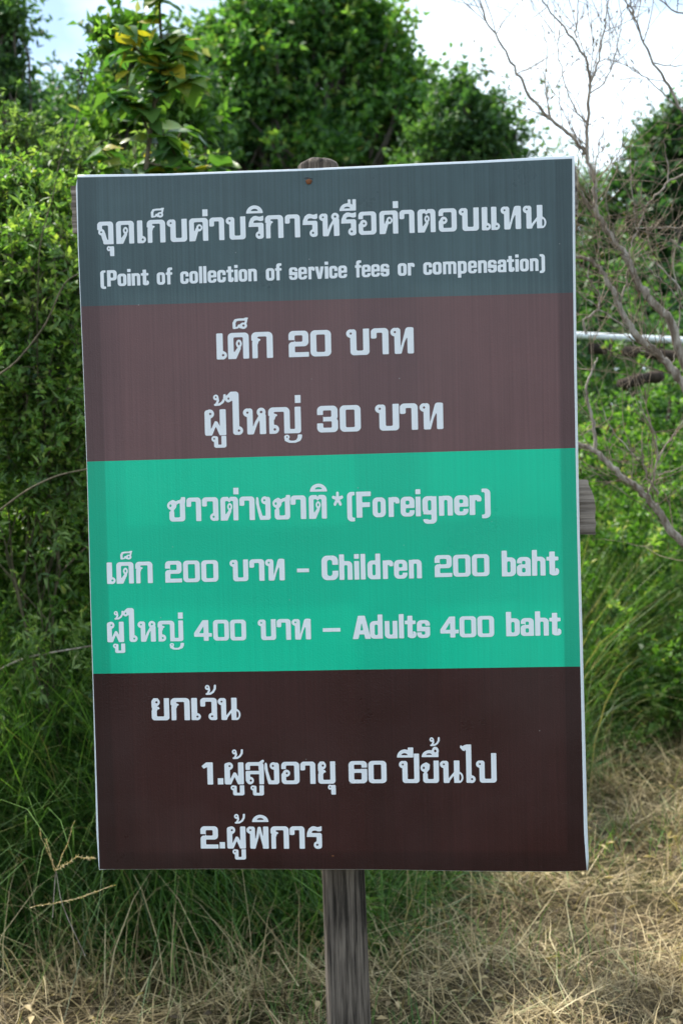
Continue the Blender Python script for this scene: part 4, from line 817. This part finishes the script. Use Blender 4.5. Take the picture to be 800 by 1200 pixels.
# ---- rail behind the sign on the right
ra, rb = A(520, 385, 9.4), A(860, 402, 9.0); rb0 = Vector((ra[0], ra[1], 0))
rail = empty('pipe_rail', rb0, 'white painted pipe rail behind the weeds right of the sign', 'rail')
v, f, _ = tubes([(np.linspace(ra, rb, 12), np.full(12, .021))], 14); link('rail', npmesh('rail', v - np.array(rb0), f), M['pipe'], rail, True)
for k in (.02, .97):
    q = ra + (rb - ra) * k; v, f, _ = tubes([(np.array([[q[0], q[1] + .05, 0], [q[0], q[1] + .05, q[2] + .05]]), np.full(2, .03))], 12); link('rail_post', npmesh('rail_post', v - np.array(rb0), f), M['log'], rail, True)
la, lb = A(690, 408, 9.2), A(860, 424, 8.9); beam = empty('wooden_beam', (la[0], la[1], 0), 'dark brown wooden beam just under the white rail', 'beam')
v, f, _ = tubes([(wob(la, lb, 8, .01), np.full(8, .035))], 8); link('beam', npmesh('beam', v - np.array((la[0], la[1], 0)), f), M['log'], beam)
q0, q1 = A(724, 450, 8.0), A(774, 441, 8.1); pp = wob(q0, q1, 8, .05); pp = np.concatenate([pp[:1], pp, pp[-1:]]); v, f, _ = tubes([(pp, np.array([.002, .026, .034, .03, .037, .028, .033, .036, .03, .002]))], 8)
o = link('rotten_log', npmesh('rotten_log', v - q0, f), M['log']); o.location = q0; tag(o, 'short dark rotten log caught in the weeds under the rail', 'log')
q0, q1 = A(783, 540, 8.2), A(790, 468, 8.2); v, f, _ = tubes([(wob(q0, q1, 6, .03), np.full(6, .033))], 8)
o = link('old_stump', npmesh('old_stump', v - q0, f), M['log']); o.location = q0; tag(o, 'thin dark stump standing in the weeds at the right edge', 'stump')

# ---- the dead shrub on the right
DS = 4.3
def dead_tree():
    base = A(890, 1118, DS); base[2] = 0
    root = empty('dead_tree', base, 'leafless dead tree whose grey branches cross the right side from sky to grass', 'tree')
    T_ = lambda pts, r0, r1, dd=0: (smooth_line([A(p[0], p[1], DS + (p[2] if len(p) > 2 else 0) + dd) for p in pts], 4), r0, r1)
    px = DS / FPX / 2 * .92
    br = [
     ([(890, 1118), (880, 900), (850, 720), (800, 636), (786, 624), (772, 602), (760, 586), (750, 574), (732, 562), (717, 549), (702, 532), (692, 525), (677, 520), (640, 500)], 13, 5),
     ([(698, 528), (695, 502), (691, 480), (685, 462), (687, 448), (696, 430), (699, 420)], 5, 2),
     ([(880, 900), (870, 700), (835, 520), (808, 462), (798, 446), (785, 430), (772, 417), (760, 405), (745, 394), (735, 380), (725, 360), (720, 345), (710, 325), (700, 312), (686, 303), (672, 300), (650, 290)], 14, 4),
     ([(850, 620), (825, 500), (803, 430), (792, 400), (786, 375), (775, 365), (762, 352), (750, 337), (742, 322), (736, 308), (730, 295), (720, 285), (710, 267), (700, 252), (696, 240), (697, 222), (692, 200), (687, 180), (688, 145), (691, 100), (689, 75), (672, 45), (650, 20), (632, -5)], 13, 1.8),
     ([(687, 180), (670, 160), (645, 140), (620, 115), (605, 85), (592, 60), (575, 35), (565, 15), (560, -5)], 5, 1.4),
     ([(691, 100), (700, 70), (706, 40), (712, 10), (714, -8)], 2.6, 1.2), ([(672, 45), (678, 22), (676, -6)], 2, 1.2),
     ([(830, 150, -.1), (800, 132), (782, 100), (765, 74), (750, 42), (740, 12), (735, -8)], 4.5, 1.6), ([(765, 74), (790, 78), (812, 70)], 1.8, 1.2),
     ([(800, 132), (775, 110), (758, 90), (735, 78), (720, 70)], 1.8, .9), ([(805, 20), (780, 8), (768, -8)], 2.2, 1.5),
     ([(810, 200), (782, 212), (775, 222), (760, 237), (755, 247), (747, 267), (740, 285), (736, 300)], 3, 1.8), ([(782, 212), (781, 190), (777, 165)], 2, 1),
     ([(812, 262), (790, 267), (770, 266), (745, 268)], 2.5, 1.2), ([(806, 298), (790, 282), (784, 280)], 2.4, 1.4), ([(800, 345), (785, 325), (770, 310), (757, 300), (752, 285)], 2.6, 1),
     ([(800, 362), (780, 332), (762, 318), (752, 300)], 1.8, 1), ([(794, 395), (796, 350), (786, 312), (793, 280)], 2, 1.1),
     ([(686, 392), (682, 375), (692, 370), (702, 360), (702, 350), (700, 340), (691, 332), (687, 320), (692, 308)], 3.2, 1.6),
     ([(735, 385), (700, 360), (685, 350), (674, 340)], 2, 1.2), ([(725, 355), (735, 330), (733, 322), (738, 310)], 3, 1.6), ([(697, 222), (696, 205), (699, 180), (706, 150)], 3, 1.2),
     ([(700, 252), (690, 240), (680, 222), (672, 200)], 2.6, 1.6), ([(740, 315), (720, 275), (712, 250), (708, 225)], 1.8, .9),
     ([(771, 578, .0), (757, 560), (752, 535), (751, 520)], 3, 1.6), ([(758, 580), (768, 552), (770, 530), (767, 505), (752, 485), (748, 470)], 3, 1.4), ([(770, 540), (785, 515), (803, 490)], 2.2, 1.3),
     ([(769, 557), (790, 550), (812, 540)], 1.8, 1.2), ([(750, 540), (730, 520), (712, 498), (706, 480)], 2, 1),
     ([(772, 417), (750, 412), (742, 402), (735, 390)], 2.4, 1.4), ([(785, 430), (792, 412), (790, 405)], 2, 1.2), ([(745, 268), (742, 240), (738, 215), (745, 190)], 1.6, .8),
     ([(688, 145), (672, 128), (660, 95), (652, 60), (656, 30)], 2.2, 1.1), ([(645, 140), (640, 118), (638, 95), (641, 60), (636, 30)], 1.9, .9), ([(691, 110), (712, 92), (722, 60), (728, 30), (724, -5)], 1.9, 1)]
    segs = []
    for pts, r0, r1 in br:
        p, a, b = T_(pts, r0, r1); r = np.linspace(a, b, len(p)) * px; r *= 1 + .03 * rng.normal(size=len(p)); p = p + rng.normal(size=p.shape) * .002; segs.append((p, np.abs(r)))
    for k, s in enumerate(segs):
        v, f, _ = tubes([s], 9 if s[1][0] > .008 else 6); nm = 'trunk' if k == 0 else 'branch'; link(nm, npmesh(nm, v - base, f), M['bark'], root, True)
    tw = []
    def grow(p, d, L, r, lev):
        n = 6; q = [p]; dd = d.copy()
        for _ in range(n):
            dd = dd + rng.normal(size=3) * .11 + np.array([0, 0, .02]); dd /= np.linalg.norm(dd); q.append(q[-1] + dd * L / n)
        q = np.array(q); tw.append((q, np.linspace(r, r * .5, n + 1)))
        if lev > 0:
            for _ in range(rng.integers(1, 4)):
                i = rng.integers(1, n + 1); nd = unit(dd + rng.normal(size=3) * .75); nd[1] *= .5; grow(q[i], unit(nd), L * rng.uniform(.45, .75), r * .65, lev - 1)
    for k, (p, r) in enumerate(segs):
        L = np.linalg.norm(np.diff(p, axis=0), axis=1).sum(); up = p[:, 2].mean() > 1.9; cnt = int(L * (20 if up else 13)) + 1
        for _ in range(cnt):
            i = rng.integers(len(p) // 5, len(p)); t = p[min(i, len(p) - 1)] - p[max(i - 2, 0)]; d = unit(unit(t) * .7 + rng.normal(size=3) * np.array([.8, .4, .6]) + np.array([0, 0, .35]))
            grow(p[i], d, rng.uniform(.08, .3), min(.0015, r[i] * .55), 2)
    v, f, _ = tubes(tw, 4); tag(link('twigs', npmesh('twigs', v - base, f), M['twig'], root, True), kind='stuff')
    # shrivelled leaves and pods left on the twigs
    tips = [t[0][-1] for t in tw if rng.random() < .22]; tips = np.array(tips); d = rng.normal(size=(len(tips), 3)) * .5 + np.array([0, 0, -1])
    V, F, T = leaves(tips, d, rng.uniform(.008, .026, len(tips)), rng.uniform(.003, .008, len(tips)), rng.uniform(0, .35, len(tips))); tag(link('withered_leaves', npmesh('withered_leaves', V - base, F, T), M['straw'], root), kind='stuff')
dead_tree()
